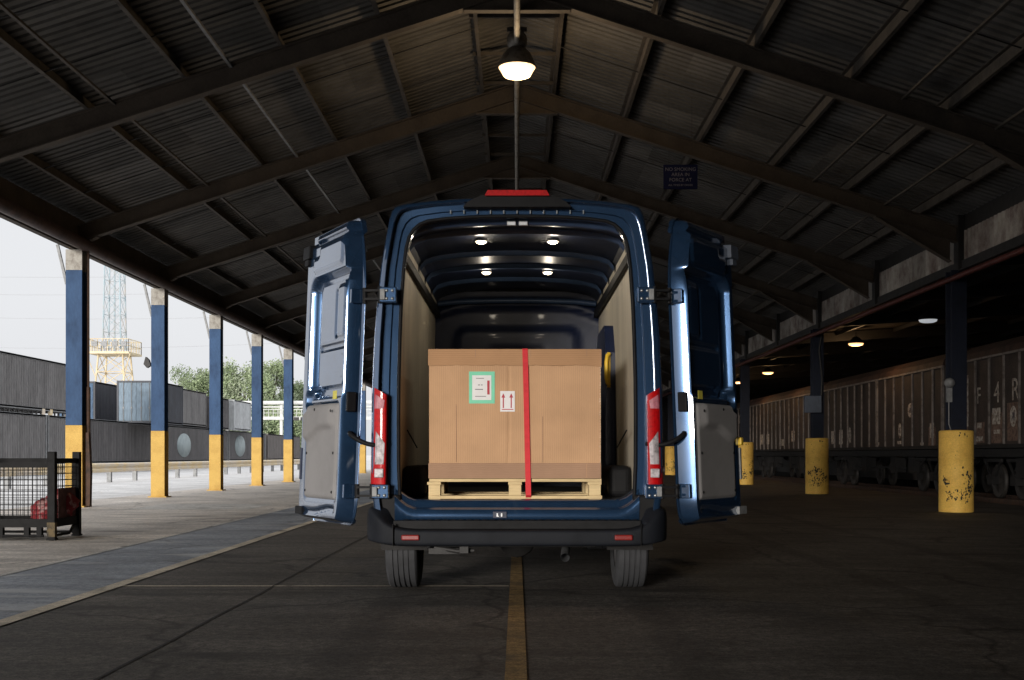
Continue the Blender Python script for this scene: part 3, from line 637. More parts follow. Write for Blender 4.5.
def arch(y):
    zb = .50
    for yc in (9.25, 13.0):
        dd = .47 ** 2 - (y - yc) ** 2
        if dd > 0: zb = max(zb, .36 + math.sqrt(dd))
    return zb
def bodysec(y):
    top = 2.825; sx = 1.0
    for (a, ta, b2, tb) in ((12.85, 2.825, 13.15, 2.66), (13.15, 2.66, 13.95, 1.42), (13.95, 1.42, 14.25, 1.22), (14.25, 1.22, 14.40, .9)):
        if y > a: t = min(1, (y - a) / (b2 - a)); top = ta + (tb - ta) * t
    if y > 13.2: sx = 1 - .14 * ((y - 13.2) / 1.2) ** 2
    zb = arch(y); k = (top - .5) / (2.825 - .5)
    return [(x * sx, max(zb, .5 + (z - .5) * k)) for x, z in OUT]
ysec = [8.50, 8.6, 8.7, 8.78] + [8.78 + .94 * i / 14 for i in range(1, 15)] + [10.0, 11.0, 12.0, 12.5, 12.53] + [12.53 + .94 * i / 14 for i in range(1, 15)] + [13.6, 13.8, 13.95, 14.1, 14.25, 14.40]
b = MB()
b.grid([sec(bodysec(y), y) for y in sorted(set(ysec))])
b.add(sec(bodysec(14.40), 14.40), [tuple(range(2 * len(OUT) - 1))])
shr = lambda h, e: [(x - e * (1 if x > .05 else 0), z - e * (1 if z > 2.6 else 0)) for x, z in h]
b.grid([sec(OUT, 8.50), sec(OUT, 8.46), sec(shr(OUT, .003), 8.435), sec(shr(OUT, .010), 8.418), sec(shr(OUT, .022), 8.408)])
b.grid([sec(shr(OUT, .022), 8.408), sec(lerp(OUT, APR, .26), 8.400)])
b.grid([sec(lerp(OUT, APR, .26), 8.400), sec(lerp(OUT, APR, .275), 8.404), sec(lerp(OUT, APR, .285), 8.47)])
b.grid([sec(lerp(OUT, APR, .285), 8.47), sec(lerp(OUT, APR, .62), 8.472)])
b.grid([sec(lerp(OUT, APR, .62), 8.472), sec(lerp(OUT, APR, .645), 8.476), sec(lerp(OUT, APR, .66), 8.492)])
b.grid([sec(lerp(OUT, APR, .66), 8.492), sec(APR, 8.494)])
b.grid([sec(APR, 8.494), sec(APR, 8.60)])
b.build('body', M['paint'], van, fix=False)
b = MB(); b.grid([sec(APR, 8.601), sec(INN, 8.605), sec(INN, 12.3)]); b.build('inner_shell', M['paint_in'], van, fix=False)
# rubber seal round the door opening
b = MB(); b.tube([(x, 8.486, z) for x, z in full(lerp(OUT, APR, .985))], .013, 8); b.build('door_seal', M['black'], van, fix=False)
# header pressings above the opening
b = MB()
for i in range(-5, 6):
    b.box(i * .075 * 1.25 - .004, i * .075 * 1.25 + .004, 8.466, 8.478, 2.722, 2.748)
b.build('header_clip', M['galv'], van)
# sill
sillp = [(8.66, .706), (8.53, .706), (8.505, .700), (8.490, .680), (8.482, .655), (8.470, .645), (8.445, .640), (8.432, .630), (8.428, .585), (8.435, .56), (8.66, .56)]
b = MB(); n = len(sillp)
xsill = [-.86 + 1.72 * i / 40 for i in range(41)]
def lift(x):
    a = abs(x); return .0 if a < .70 else .10 * ((a - .70) / .16) ** 2
b.grid([[(x, y, z + lift(x) * (1 if z > .57 else 0)) for (y, z) in sillp] for x in xsill], smooth=True)
sill = b.build('sill', M['paint'], van, fix=False)
b = MB(); b.box(-.17, -.07, 8.420, 8.434, .575, .625); b.build('latch_plate', M['paint_in'], sill, bevel=.004)
b = MB(); b.box(-.143, -.133, 8.405, 8.421, .588, .612); b.box(-.113, -.103, 8.405, 8.421, .588, .612); b.box(-.143, -.126, 8.403, 8.408, .588, .594); b.build('striker', M['steel'], sill)
b = MB()
b.box(-.86, .86, 8.66, 12.3, .60, .70)
b.build('cargo_floor', mat('cargo_floor_vinyl', (.035, .036, .04), .6, var=.3, scale=12), van)
# ply linings with notched tops, cant rail, wheel boxes
for sgn in (-1, 1):
    tops = []
    yy = 8.72
    rib = [8.98, 9.97, 10.66, 11.4]
    pts = [(8.72, .74), (12.25, .74), (12.25, 2.60)]
    for yr in reversed(rib): pts += [(yr + .30, 2.615), (yr + .10, 2.615), (yr + .06, 2.54), (yr - .06, 2.54), (yr - .10, 2.60)]
    pts += [(8.72, 2.58)]
    b = MB(); v = []
    low = [(8.70, .74), (12.25, .74), (12.25, 2.44), (8.70, 2.44)]
    def wx(z): return .842 + (.020 if z < 1.9 else .020 - .055 * (z - 1.9))
    b.add([(sgn * wx(z), y, z) for y, z in low], [(0, 1, 2, 3)])
    b.build('side_lining', M['ply'], van, fix=False)
    b = MB(); up = [(y, max(z, 2.45)) for y, z in pts]
    up = [(12.25, 2.45)] + pts[2:] + [(8.72, 2.45)]
    for i in range(1, len(up) - 2):
        (y1, z1), (y2, z2) = up[i], up[i + 1]
        b.add([(sgn * (wx(2.45) - .002), y1, 2.45), (sgn * (wx(2.45) - .002), y2, 2.45), (sgn * (wx(z2) - .01), y2, z2), (sgn * (wx(z1) - .01), y1, z1)], [(0, 1, 2, 3)])
    b.build('upper_lining', M['ply'], van, fix=False)
    b = MB(); b.bar((sgn * .815, 8.70, 2.455), (sgn * .80, 12.25, 2.455), .035, .075); b.build('cant_rail', M['black'], van, bevel=.006)
    b = MB(); b.box(min(sgn * .68, sgn * .86), max(sgn * .68, sgn * .86), 8.95, 9.75, .701, .94); b.build('wheel_box', M['black'], van, bevel=.05, seg=4)
    b = MB(); b.tube([(sgn * .80, 8.76, 1.2), (sgn * .80, 9.6, 1.08)], .006, 6); b.build('lashing_line', M['black'], van)
# roof bows
for yr, bw in ((8.66, .05), (9.00, .05), (9.97, .05), (10.66, .05), (11.45, .05)):
    b = MB(); rows = []
    hh = [(-.80, 2.545), (-.76, 2.60), (-.66, 2.635), (-.45, 2.66), (-.2, 2.674), (0, 2.677), (.2, 2.674), (.45, 2.66), (.66, 2.635), (.76, 2.60), (.80, 2.545)]
    prf = [(-bw, .035), (-bw * .6, .006), (-bw * .3, 0), (bw * .3, 0), (bw * .6, .006), (bw, .035)]
    b.grid([[(x, yr + p, z + q) for p, q in prf] for x, z in hh]); b.build('roof_bow', M['bow'], van, fix=False)
for yl in (9.22, 10.78):
    for x in (-.275, .275):
        b = MB(); z = 2.665; b.lathe([(.045, .02), (.05, 0), (.042, -.006)], 'Z', (x, yl, z), 20); lm = b.build('cargo_lamp', M['galv'], van, fix=False)
        b = MB(); b.lathe([(.041, -.006), (.034, -.016), (.018, -.022), (0, -.023)], 'Z', (x, yl, z), 20); b.build('lamp_lens', M['led'], lm, fix=False)
        l = bpy.data.lights.new('cargo_light', 'POINT'); l.energy = 1.2; l.color = (1, .88, .70); l.shadow_soft_size = .03
        lo = bpy.data.objects.new('cargo_light', l); col.objects.link(lo); lo.location = Vector((x, yl, z - .05)) - Vector((0, VB, 0)); lo.parent = van
# striker plates on the rear bow
for x in (-.04, .045):
    b = MB(); b.box(x - .032, x + .032, 8.60, 8.625, 2.665, 2.702); b.build('upper_striker', M['steel'], van, bevel=.004)
# bulkhead
b = MB(); nx, nz = 44, 50; rows = []
for j in range(nz + 1):
    z = .70 + 1.99 * j / nz; rw = []
    for i in range(nx + 1):
        x = -.86 + 1.72 * i / nx
        dd = .05 * sstep(.02, -.02, rrect(x, z, -.66, .66, .9, 1.55, .1)) - .035 * sstep(.02, -.02, rrect(x, z, -.62, .62, 1.72, 2.3, .1)) + .02 * sstep(.015, -.015, rrect(x, z, -.3, .3, 1.8, 2.1, .05))
        dd -= .06 * sstep(.06, 0, abs(z - (2.56 - .10 * (x / .8) ** 4)))
        rw.append((x, 12.26 + dd, z))
    rows.append(rw)
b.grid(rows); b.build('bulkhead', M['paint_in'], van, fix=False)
b = MB(); b.tube([(x, 12.17, 2.585 - .02 * (x / .8) ** 2 - .10 * max(0, abs(x) - .6) ** 1.2) for x in [-.80 + .08 * i for i in range(21)]], .030, 8); b.build('bulkhead_rail', M['bow'], van, fix=False)
# sliding-door pocket and yellow grab handle, right side
b = MB(); rows = []
b.prism([(10.3, .75), (11.6, .75), (11.6, 1.9), (11.3, 2.15), (10.45, 2.15), (10.3, 1.9)], .76, .845, 'X'); b.build('side_door', M['paint_in'], van, bevel=.03, seg=3)
b = MB(); b.tube([(.80 - .012, 10.26, 1.62), (.77, 10.24, 1.64), (.762, 10.235, 1.68), (.762, 10.235, 1.82), (.77, 10.24, 1.87), (.80 - .012, 10.26, 1.885)], .017, 8); b.box(.775, .80, 10.28, 10.32, 1.60, 1.90); b.build('grab_handle', M['yellow_plastic'], van)
# bumper: swept profile from corner to corner
bprof = [(.10, .508), (.04, .507), (.0, .505), (-.035, .500), (-.047, .490), (-.050, .46), (-.048, .41), (-.040, .396), (-.01, .386), (.04, .384), (.12, .384)]   # (inward, z)
path = [(-.90, 9.25 - .50), (-1.008, 8.73), (-1.028, 8.62), (-1.022, 8.50), (-.99, 8.40), (-.93, 8.345), (-.84, 8.325), (-.6, 8.315), (-.3, 8.31), (0, 8.308)]
path = path[1:]; path = path + [(-x, y) for x, y in reversed(path[:-1])]
b = MB(); rows = []
for i, (x, y) in enumerate(path):
    a = Vector(path[max(0, i - 1)]); c = Vector(path[min(len(path) - 1, i + 1)]); tg = (c - a).normalized(); nrm = Vector((-tg.y, tg.x))
    cz = sstep(.86, 1.0, abs(x)); rise = .21 * cz
    row = []
    for q, (inn, z) in enumerate(bprof):
        zz = z + (rise * sstep(.40, .56, z)) + (.03 * cz * sstep(.44, .37, z))
        row.append((x + nrm.x * inn * (.9), y + nrm.y * inn * .9, zz))
    rows.append(row)
b.grid(rows)
bump = b.build('rear_bumper', M['bumper'], van, fix=False)
ss = bump.modifiers.new('s', 'SUBSURF'); ss.levels = 1; ss.render_levels = 2
b = MB(); b.box(-.86, .86, 8.35, 8.46, .50, .562)
for i in range(30):
    x = -.80 + i * .055; b.add([(x, 8.345, .5635), (x + .035, 8.345, .5635), (x + .045, 8.40, .570), (x + .01, 8.40, .570)], [(0, 1, 2, 3)])
b.build('step_tread', M['black'], van)
for sgn in (-1, 1):
    b = MB(); b.box(sgn * .735 - .062, sgn * .735 + .062, 8.258, 8.30, .432, .470); b.build('reflector', M['reflector'], bump, bevel=.008)
    b = MB(); b.box(sgn * .8555 - .0015, sgn * .8555 + .0015, 8.262, 8.31, .39, .545); b.build('bumper_joint', M['black'], bump)
    # jamb filler between bumper corner and pillar
    b = MB(); b.box(min(sgn * .82, sgn * .985), max(sgn * .82, sgn * .985), 8.44, 8.60, .52, .74); b.build('corner_filler', M['black'], van, bevel=.02)
    # tail light: three lens blocks following the body corner
    def lamp(name, x_in, x_out, z0, z1i, z1o, m, par, proud=0., bev=.012):
        '''lens wrapped round the body corner between x_in and x_out; slanted top'''
        base = [(1.030, 8.62), (1.034, 8.52), (1.030, 8.45), (1.012, 8.41), (.985, 8.386), (.955, 8.378), (.918, 8.380)]
        def at(x):
            for (xa, ya), (xb, yb) in zip(base[2:], base[3:]):
                if xb <= x <= xa: return ya + (yb - ya) * (xa - x) / (xa - xb)
            return base[-1][1]
        xs_ = [x_out + (x_in - x_out) * i / 8 for i in range(9)]
        front = [(x, at(x) - proud) for x in xs_]
        if x_out > 1.02: front = [(1.030, 8.62), (1.034 + proud, 8.52)] + front
        poly = front + [(x_in, 8.44), (min(x_out, .99), 8.60 if x_out > 1.02 else 8.44)]
        n = len(poly); top = lambda x: z1i + (z1o - z1i) * (x - x_in) / (x_out - x_in)
        lean = lambda z: -.008 * sstep(1.2, 1.5, z)
        v = [(sgn * x, y, z0) for x, y in poly] + [(sgn * (x + lean(1.5)), y, top(x)) for x, y in poly]
        bb = MB(); bb.add(v, [(i, (i + 1) % n, n + (i + 1) % n, n + i) for i in range(n)], 0, False); bb.add(v, [tuple(range(n - 1, -1, -1)), tuple(range(n, 2 * n))])
        return bb.build(name, m, par, bevel=bev, seg=3)
    tl = lamp('tail_light', .918, 1.030, .815, 1.44, 1.505, M['lens_red'], van)
    lamp('clear_lens', .930, .998, .955, 1.10, 1.19, M['lens_clear'], tl, .004, .005)
    lamp('sheen_lens', .930, .998, 1.345, 1.40, 1.445, M['lens_pink_sheen'], tl, .004, .005)  # pinkish reflection at the lamp top, painted as a separate lens
    b = MB(); b.box(min(sgn * .932, sgn * .996), max(sgn * .932, sgn * .996), 8.368, 8.385, .862, .925); b.build('reverse_lens', M['lens_clear'], tl, bevel=.006)
    # hinges, upper and lower
    for z, h in ((2.14, .11), (.765, .10)):
        ox = (1.135 - .040 * (z - .52)); hx = ox - .14
        b = MB(); b.box(min(sgn * (hx - .09), sgn * (hx + .04)), max(sgn * (hx - .09), sgn * (hx + .04)), 8.375, 8.42, z - h / 2, z + h / 2)
        hg = b.build('hinge', M['paint'], van, bevel=.008)
        b = MB()
        for dz in (-.03, .03): b.bar((sgn * (hx + .01), 8.38, z + dz), (sgn * (ox - .005), 8.40, z + dz), .03, .016)
        b.tube([(sgn * (hx + .03), 8.39, z - h * .52), (sgn * (hx + .03), 8.39, z + h * .52)], .016, 10); b.tube([(sgn * ox, 8.44, z - h * .5), (sgn * ox, 8.44, z + h * .5)], .018, 10)
        b.build('hinge_arm', M['black'], hg)
        for dx in (-.06, -.02):
            for dz in (-.028, .028):
                b = MB(); b.lathe([(0, -.008), (.010, -.008), (.012, 0)], 'Y', (sgn * (hx + dx), 8.374, z + dz), 10); b.build('hinge_bolt', M['steel'], hg, fix=False)
        b = MB(); b.box(min(sgn * (hx - .01), sgn * (hx + .025)), max(sgn * (hx - .01), sgn * (hx + .025)), 8.352, 8.374, z - h * .35, z + h * .35); b.build('hinge_leaf', M['galv'], hg, bevel=.004)
# high brake light
b = MB(); hb = [(-.38, 2.752), (-.34, 2.79), (-.25, 2.832), (.25, 2.832), (.34, 2.79), (.38, 2.752)]
b.prism(hb, 8.37, 8.52, 'Y'); bl = b.build('brake_light', M['black'], van, bevel=.012, seg=3)
b = MB(); b.prism([(-.225, 2.824), (-.205, 2.862), (.205, 2.862), (.225, 2.824)], 8.34, 8.48, 'Y'); b.build('brake_lens', M['lens_red'], bl, bevel=.01, seg=3)
# wheels
for yc in (9.25, 13.0):
    for sgn in (-1, 1):
        c = (sgn * .862, yc, .356); rr = .352
        prof = [(.20, -.105), (.24, -.118), (.30, -.122), (.335, -.112), (rr - .004, -.098)]
        for gx_ in (-.058, -.020, .020, .058): prof += [(rr, gx_ - .0065), (rr - .011, gx_ - .004), (rr - .011, gx_ + .004), (rr, gx_ + .0065)]
        prof += [(rr - .004, .098), (.335, .112), (.30, .122), (.24, .118), (.20, .105)]
        b = MB(); b.lathe(prof, 'X', c, 56); wh = b.build('wheel', M['rubber'], van, fix=False); es = wh.modifiers.new('es', 'EDGE_SPLIT'); es.split_angle = R(35)
        b = MB(); q = sgn; b.lathe([(.205, -.10 * q), (.20, .09 * q), (.17, .06 * q), (.10, .07 * q), (.07, .10 * q), (0, .10 * q)], 'X', c, 32); b.build('rim', M['rim'], wh, fix=False)
# underside: axle, spring hangers, towing eye, exhaust, mud flaps, arch liners
b = MB(); b.tube([(-.75, 9.25, .37), (.75, 9.25, .37)], .055, 10); b.lathe([(0, -.14), (.13, -.09), (.15, 0), (.13, .09), (0, .14)], 'Y', (0, 9.25, .38), 16); b.build('rear_axle', M['wagon_black'], van, fix=False)
b = MB(); b.box(-.72, .72, 8.44, 14.1, .50, .555); b.box(-.46, -.38, 8.36, 13.5, .40, .50); b.box(.38, .46, 8.36, 13.5, .40, .50); b.box(-.55, .55, 8.42, 8.50, .375, .43); b.build('chassis', M['wagon_black'], van)
b = MB(); b.tube([(.36, 8.72, .36), (.345, 8.50, .345), (.335, 8.36, .305)], .032, 12, cap=False); b.tube([(.36, 8.72, .36), (.34, 9.0, .42), (.3, 9.9, .42)], .03, 10); b.build('exhaust_pipe', M['steel'], van)
b = MB(); b.tube([(-.58, 8.45, .37), (-.42, 8.42, .345), (-.30, 8.42, .35)], .018, 8); b.box(-.62, -.40, 8.42, 8.60, .325, .365); b.box(-.40, -.34, 8.36, 8.44, .335, .385); b.build('towing_eye', M['darksteel'], van)
for sgn in (-1, 1):
    b = MB(); rows = [[(sgn * x, 9.25 + .43 * math.cos(a), .36 + .43 * math.sin(a)) for x in (.66, 1.0)] for a in [R(170 - 10 * 0 + i * 12.0) if False else R(-5 + i * 19) for i in range(11)]]
    b.grid(rows); b.build('arch_liner', M['wagon_black'], van, fix=False)
    b = MB(); b.box(min(sgn * .74, sgn * .985), max(sgn * .74, sgn * .985), 8.80, 8.815, .375, .62); b.build('mud_flap', M['black'], van, bevel=.01)
# cab glazing and mirrors
b = MB(); b.add([(-.74, 13.20, 2.60), (.74, 13.20, 2.60), (.84, 13.93, 1.47), (-.84, 13.93, 1.47)], [(0, 1, 2, 3)]); b.build('windscreen', M['glass'], van)
for sgn in (-1, 1):
    b = MB(); b.add([(sgn * 1.029, 12.35, 1.45), (sgn * 1.026, 13.35, 1.45), (sgn * .995, 13.2, 2.0), (sgn * .992, 12.35, 2.1)], [(0, 1, 2, 3)]); b.build('side_window', M['glass'], van)
    b = MB(); b.box(min(sgn * 1.05, sgn * 1.26), max(sgn * 1.05, sgn * 1.26), 13.30, 13.42, 1.45, 1.85); b.bar((sgn * 1.0, 13.36, 1.55), (sgn * 1.08, 13.36, 1.55), .05, .06); b.build('door_mirror', M['black'], van, bevel=.03, seg=3)

# rear doors -------------------------------------------------------------
TH = R(242); DZ = .515; DH = 2.215; DW = .945; DT = .14
def door(sgn):
    TH = R(242) if sgn < 0 else R(238)
    DW = .945 if sgn < 0 else .905
    uv = Vector((math.cos(TH), -math.sin(TH))); nv = Vector((math.sin(TH), math.cos(TH)))      # for the left door (hinge at -X)
    def P(u, n_, w_):
        hx = -(1.135 - .040 * w_)
        x = hx + uv.x * u + nv.x * n_; y = 8.50 + uv.y * u + nv.y * n_
        return ((x if sgn < 0 else -x), y, DZ + w_)
    def u0(w_):
        a = 0.
        if w_ < .20: a = .13 * (1 - math.sqrt(max(0, 1 - ((.20 - w_) / .20) ** 2)))
        if w_ > 1.62: a = .155 * ((w_ - 1.62) / (DH - 1.62)) ** 2.2
        if w_ > DH - .05: a += .04 * (1 - math.sqrt(max(0, 1 - ((w_ - DH + .05) / .05) ** 2)))
        return a
    def u1(w_):
        a = DW - .005 * w_ / DH
        if w_ > DH - .05: a -= .05 * (1 - math.sqrt(max(0, 1 - ((w_ - DH + .05) / .05) ** 2)))
        return a
    def depth(u, w_, e):
        n_ = DT * (.10 + .90 * sstep(.010, .034, e))
        n_ -= .030 * sstep(.12, .10, min(e, 9)) * 0
        # window pressing
        r1 = rrect(u, w_, -.10, .80, .93, 1.83, .10); n_ -= .075 * sstep(.016, -.020, r1) * sstep(.03, .075, u)
        bl = rrect(u, w_, .075, .655, 1.00, 1.77, .07); n_ += .045 * sstep(.012, -.014, bl)
        n_ -= .030 * sstep(.010, -.012, rrect(u, w_, .265, .305, 1.36, 1.70, .018))
        n_ -= .016 * sstep(.012, -.010, rrect(u, w_, .09, .62, 1.275, 1.315, .015))
        n_ += .012 * sstep(.014, -.010, rrect(u, w_, .10, .25, 1.36, 1.72, .03))
        # upper plate
        n_ += .014 * sstep(.006, -.008, rrect(u, w_, .11, .74, 1.875, 2.05, .04)) * (1 - sstep(.012, -.01, rrect(u, w_, .60, .80, 1.98, 2.2, .04)))
        n_ -= .045 * sstep(2.07, 2.11, w_)
        n_ += .020 * sstep(.012, -.012, rrect(u, w_, .12, .80, 2.12, 2.15, .01))
        # finger pocket
        n_ -= .055 * sstep(.012, -.014, rrect(u, w_, .70, .83, .86, .99, .05))
        # shelf for the trim panel, bottom swage
        n_ -= .014 * sstep(.008, -.008, rrect(u, w_, .085, .79, .175, .885, .04))
        cw = .118 - .035 * sstep(.2, .6, u)
        n_ -= .016 * sstep(.030, .0, abs(w_ - cw)) * sstep(.10, .14, u) * sstep(.86, .80, u)
        n_ -= .03 * sstep(.055, .035, w_)
        return n_
    NU, NW = 70, 168
    rows = []; top = []
    for j in range(NW + 1):
        w_ = DH * j / NW; a, c = u0(w_), u1(w_); rw = []
        rw.append(P(a, 0, w_)); rw.append(P(a - .006, .006, w_))
        for i in range(NU + 1):
            u = a + (c - a) * i / NU
            e = min(u - a, c - u, w_, DH - w_)
            rw.append(P(u, depth(u, w_, e), w_))
        rw.append(P(c + .004, .006, w_)); rw.append(P(c, 0, w_)); rows.append(rw)
    b = MB(); b.grid(rows)
    # outer skin
    sk = []
    for j in range(0, NW + 1, 4):
        w_ = DH * j / NW; a, c = u0(w_), u1(w_)
        sk.append([P(a + (c - a) * i / 10, -.018 * math.sin(math.pi * i / 10), w_) for i in range(11)])
    b.grid(sk)
    b.grid([[P(u0(0) + (u1(0) - u0(0)) * i / 10, n_, 0) for i in range(11)] for n_ in (0, .012)]); b.grid([[P(u0(DH) + (u1(DH) - u0(DH)) * i / 10, n_, DH) for i in range(11)] for n_ in (0, .012)])
    dr = b.build('rear_door', M['paint'], van, fix=False)
    es = dr.modifiers.new('es', 'EDGE_SPLIT'); es.split_angle = R(50)
    dr['label'] = 'left rear door swung wide open' if sgn < 0 else 'right rear door swung wide open'
    # trim panel
    NU2, NW2 = 40, 46; rows = []
    for j in range(NW2 + 1):
        w_ = .185 + .69 * j / NW2; rw = []
        for i in range(NU2 + 1):
            u = .095 + .685 * i / NU2
            if w_ > .80: u2 = .095 + (.685 - .10 * sstep(.80, .84, w_)) * i / NU2
            else: u2 = u
            e = min(u2 - .095, (.78 - u2) if w_ < .80 else 9, w_ - .185, .875 - w_)
            n_ = DT - .012 + .020 * sstep(0, .02, max(0, e))
            ridge = .690 - .085 * sstep(.38, .72, u2)
            n_ += .032 * sstep(-.01, .05, w_ - ridge) * sstep(.10, .22, u2)
            n_ -= .0
            rw.append(P(u2, n_, w_))
        rows.append(rw)
    b = MB(); b.grid(rows); b.build('door_trim', M['trim'], dr, fix=False)
    for (uu, ww) in ((.14, .24), (.74, .24), (.14, .52), (.14, .82), (.74, .52), (.50, .84)):
        b = MB(); c0 = P(uu, DT + (.010 if ww < .60 else .038), ww); rq = [P(uu + .011 * math.cos(R(i * 45)), DT + (.010 if ww < .60 else .040), ww + .011 * math.sin(R(i * 45))) for i in range(8)]; b.add(rq + [P(uu + .008 * math.cos(R(i * 45)), DT + (.014 if ww < .60 else .044), ww + .008 * math.sin(R(i * 45))) for i in range(8)], [(i, (i + 1) % 8, 8 + (i + 1) % 8, 8 + i) for i in range(8)] + [tuple(range(8, 16))]); b.build('trim_clip', M['black'], dr)
    for ww in (1.06, 1.22, 1.40, 1.56, 1.72):
        b = MB(); b.add([P(.055 + .007 * math.cos(R(i * 60)), DT + .0015, ww + .007 * math.sin(R(i * 60))) for i in range(6)], [tuple(range(6))]); b.build('panel_hole', M['black'], dr)
    # latches
    b = MB()
    def pbox(ua, ub, na, nb, wa, wb):
        v = [P(u, n_, w_) for w_ in (wa, wb) for n_ in (na, nb) for u in (ua, ub)]
        b.add(v, [(0, 2, 3, 1), (4, 5, 7, 6), (0, 1, 5, 4), (2, 6, 7, 3), (0, 4, 6, 2), (1, 3, 7, 5)])
    pbox(.80, .95, .085, .17, 2.00, 2.10); pbox(.93, .985, .06, .14, 2.02, 2.085); pbox(.84, .92, .10, .165, 1.95, 2.0)
    b.build('upper_latch', M['black'] if sgn < 0 else M['box_grey'], dr, bevel=.006)
    b = MB(); pbox(.80, .955, .11, .155, .055, .115); pbox(.955, 1.02, .11, .13, .06, .085); b.build('lower_latch', M['black'] if sgn < 0 else M['galv'], dr, bevel=.005)
    b = MB(); pbox(.875, .905, .10, .148, .32, .56); b.build('latch_rod', M['paint_in'] if sgn < 0 else M['galv'], dr, bevel=.004)
    if sgn > 0:
        b = MB(); pbox(.865, .915, .13, .165, .58, .64); b.build('latch_catch', M['yellow_plastic'], dr, bevel=.008)
    b = MB(); pbox(.13, .21, .1415, .1435, .905, .965)
    b.build('warning_sticker', mat('sticker_yellow', (.62, .55, .08), .5), dr)
    # hinge straps on the door's hinge edge
    for wz in (1.625, .25):
        b = MB(); pbox(-.030, -.002, .02, .12, wz - .05, wz + .05); b.build('hinge_strap', M['paint'], dr, bevel=.006)
    b = MB()
    for wz in (.98, 1.02 + .0): pass
    pbox(-.012, .012, .045, .115, .81, .95); b.build('edge_lock', M['black'], dr, bevel=.008)
    # check strap
    a = Vector(P(.0, .08, .66)); e = Vector(((-.91 if sgn < 0 else .91), 8.44, 1.10))
    mid1 = a + Vector((0, -.06, -.01)); m2 = (a + e) / 2 + Vector((0, -.05, -.075)); m3 = e + Vector(((-.08 if sgn < 0 else .08), -.05, -.012))
    b = MB(); pts = []
    ctl = [a, mid1, m2, m3, e]
    for i in range(21):
        t = i / 20; q = [v.copy() for v in ctl]
        while len(q) > 1: q = [q[k].lerp(q[k + 1], t) for k in range(len(q) - 1)]
        pts.append(q[0])
    b.tube(pts, .017, 10); b.build('check_strap', M['black'], dr)
for sgn in (-1, 1): door(sgn)

# ------------------------------------------------------------------ load: pallet, carton, strap
PY = 8.68; PXa, PXb = -.640, .612
pz = .704
t = thing('pallet', (0, PY, pz), 'pale new wooden pallet on the van floor under the carton', 'pallet')
b = MB()
for i in range(5):
    y = PY + .002 + i * .225; b.box(PXa + .005, PXb, y, y + .10, pz + .122, pz + .144)
b.build('top_boards', M['wood'], t, bevel=.003)
b = MB()
for x in (PXa + .04, -.014, PXb - .05): b.box(x - .05, x + .05, PY + .001, PY + 1.0, pz + .100, pz + .1215)
b.build('stringer_boards', M['wood'], t, bevel=.003)
for y in (PY, PY + .45, PY + .88):
    for x, wd in ((PXa + .043, .085), (-.014, .09), (PXb - .048, .085)):
        b = MB(); b.box(x - wd / 2, x + wd / 2, y, y + .12, pz + .0225, pz + .0995); b.build('block', M['wood'], t, bevel=.003)
b = MB()
for y in (PY, PY + .45, PY + .88): b.box(PXa, PXb + .004, y - .002, y + .10, pz, pz + .022)
b.build('base_boards', M['wood'], t, bevel=.003)
bx0, bx1, by0, by1, bz0, bz1 = PXa + .004, PXb - .008, PY - .005, PY + .97, pz + .146, 1.785
t = thing('carton', (0, PY, bz0), 'large brown corrugated carton strapped onto the pallet in the van', 'carton')
b = MB()
# front built as panels that meet at faint seams
nfx = 60; rows = []
for z in (bz0 + .0, bz0 + .3, bz0 + .6, bz1 - .06):
    rows.append([(bx0 + (bx1 - bx0) * i / nfx, by0 + .003 * math.sin(6.2 * i / nfx + z * 2) + (.005 if i in (28,) and z > bz0 + .1 else 0), z) for i in range(nfx + 1)])
b.grid(rows, smooth=False)
b.box(bx0, bx1, by0 + .012, by1, bz0, bz1 - .06)
b.add([(bx0, by0, bz0), (bx0, by0 + .012, bz0), (bx0, by0 + .012, bz1 - .06), (bx0, by0, bz1 - .06)], [(0, 1, 2, 3)]); b.add([(bx1, by0, bz0), (bx1, by0 + .012, bz0), (bx1, by0 + .012, bz1 - .06), (bx1, by0, bz1 - .06)], [(0, 1, 2, 3)])
b.build('carton_wall', M['card'], t, fix=False)
b = MB(); b.box(bx0 - .006, bx1 + .006, by0 - .008, by1 + .008, bz1 - .030, bz1)
rg = random.Random(9); nl = 64; rows = []
for f in (0, .35, .7, 1):
    rows.append([(bx0 - .006 + (bx1 - bx0 + .012) * i / nl, by0 - .008 - .004 * math.sin(f * 2.2) * (1 + .5 * math.sin(i * .31)) , bz1 - .012 - f * (.106 + .0022 * math.sin(i * .43) + .0016 * math.sin(i * 1.7) + (.010 * (i - 60) / 4 if i > 60 else 0))) for i in range(nl + 1)])
b.grid(rows)
for xs_ in (bx0 - .006, bx1 + .006): b.add([(xs_, by0 - .006, bz1 - .02), (xs_, by1, bz1 - .02), (xs_, by1, bz1 - .118), (xs_, by0 - .006, bz1 - .118)], [(0, 1, 2, 3)])
b.build('lid', M['card_lid'], t, fix=False)
b = MB(); z = bz0 + .115
while z < bz1 - .13:
    h = rg.uniform(.006, .016); wd_ = rg.uniform(.004, .012); b.add([(bx1 - wd_, by0 - .0035, z), (bx1 + .002, by0 - .0035, z), (bx1 + .002, by0 - .0035, z + h), (bx1 - wd_ * .5, by0 - .0035, z + h)], [(0, 1, 2, 3)]); z += h + rg.uniform(.002, .014)
b.build('ragged_edge', M['card_edge'], t, fix=False)
b = MB(); b.box(bx0 - .004, bx1 + .004, by0 - .006, by0 + .01, bz0 + .0, bz0 + .112); b.build('base_band', M['card_base'], t, bevel=.003)
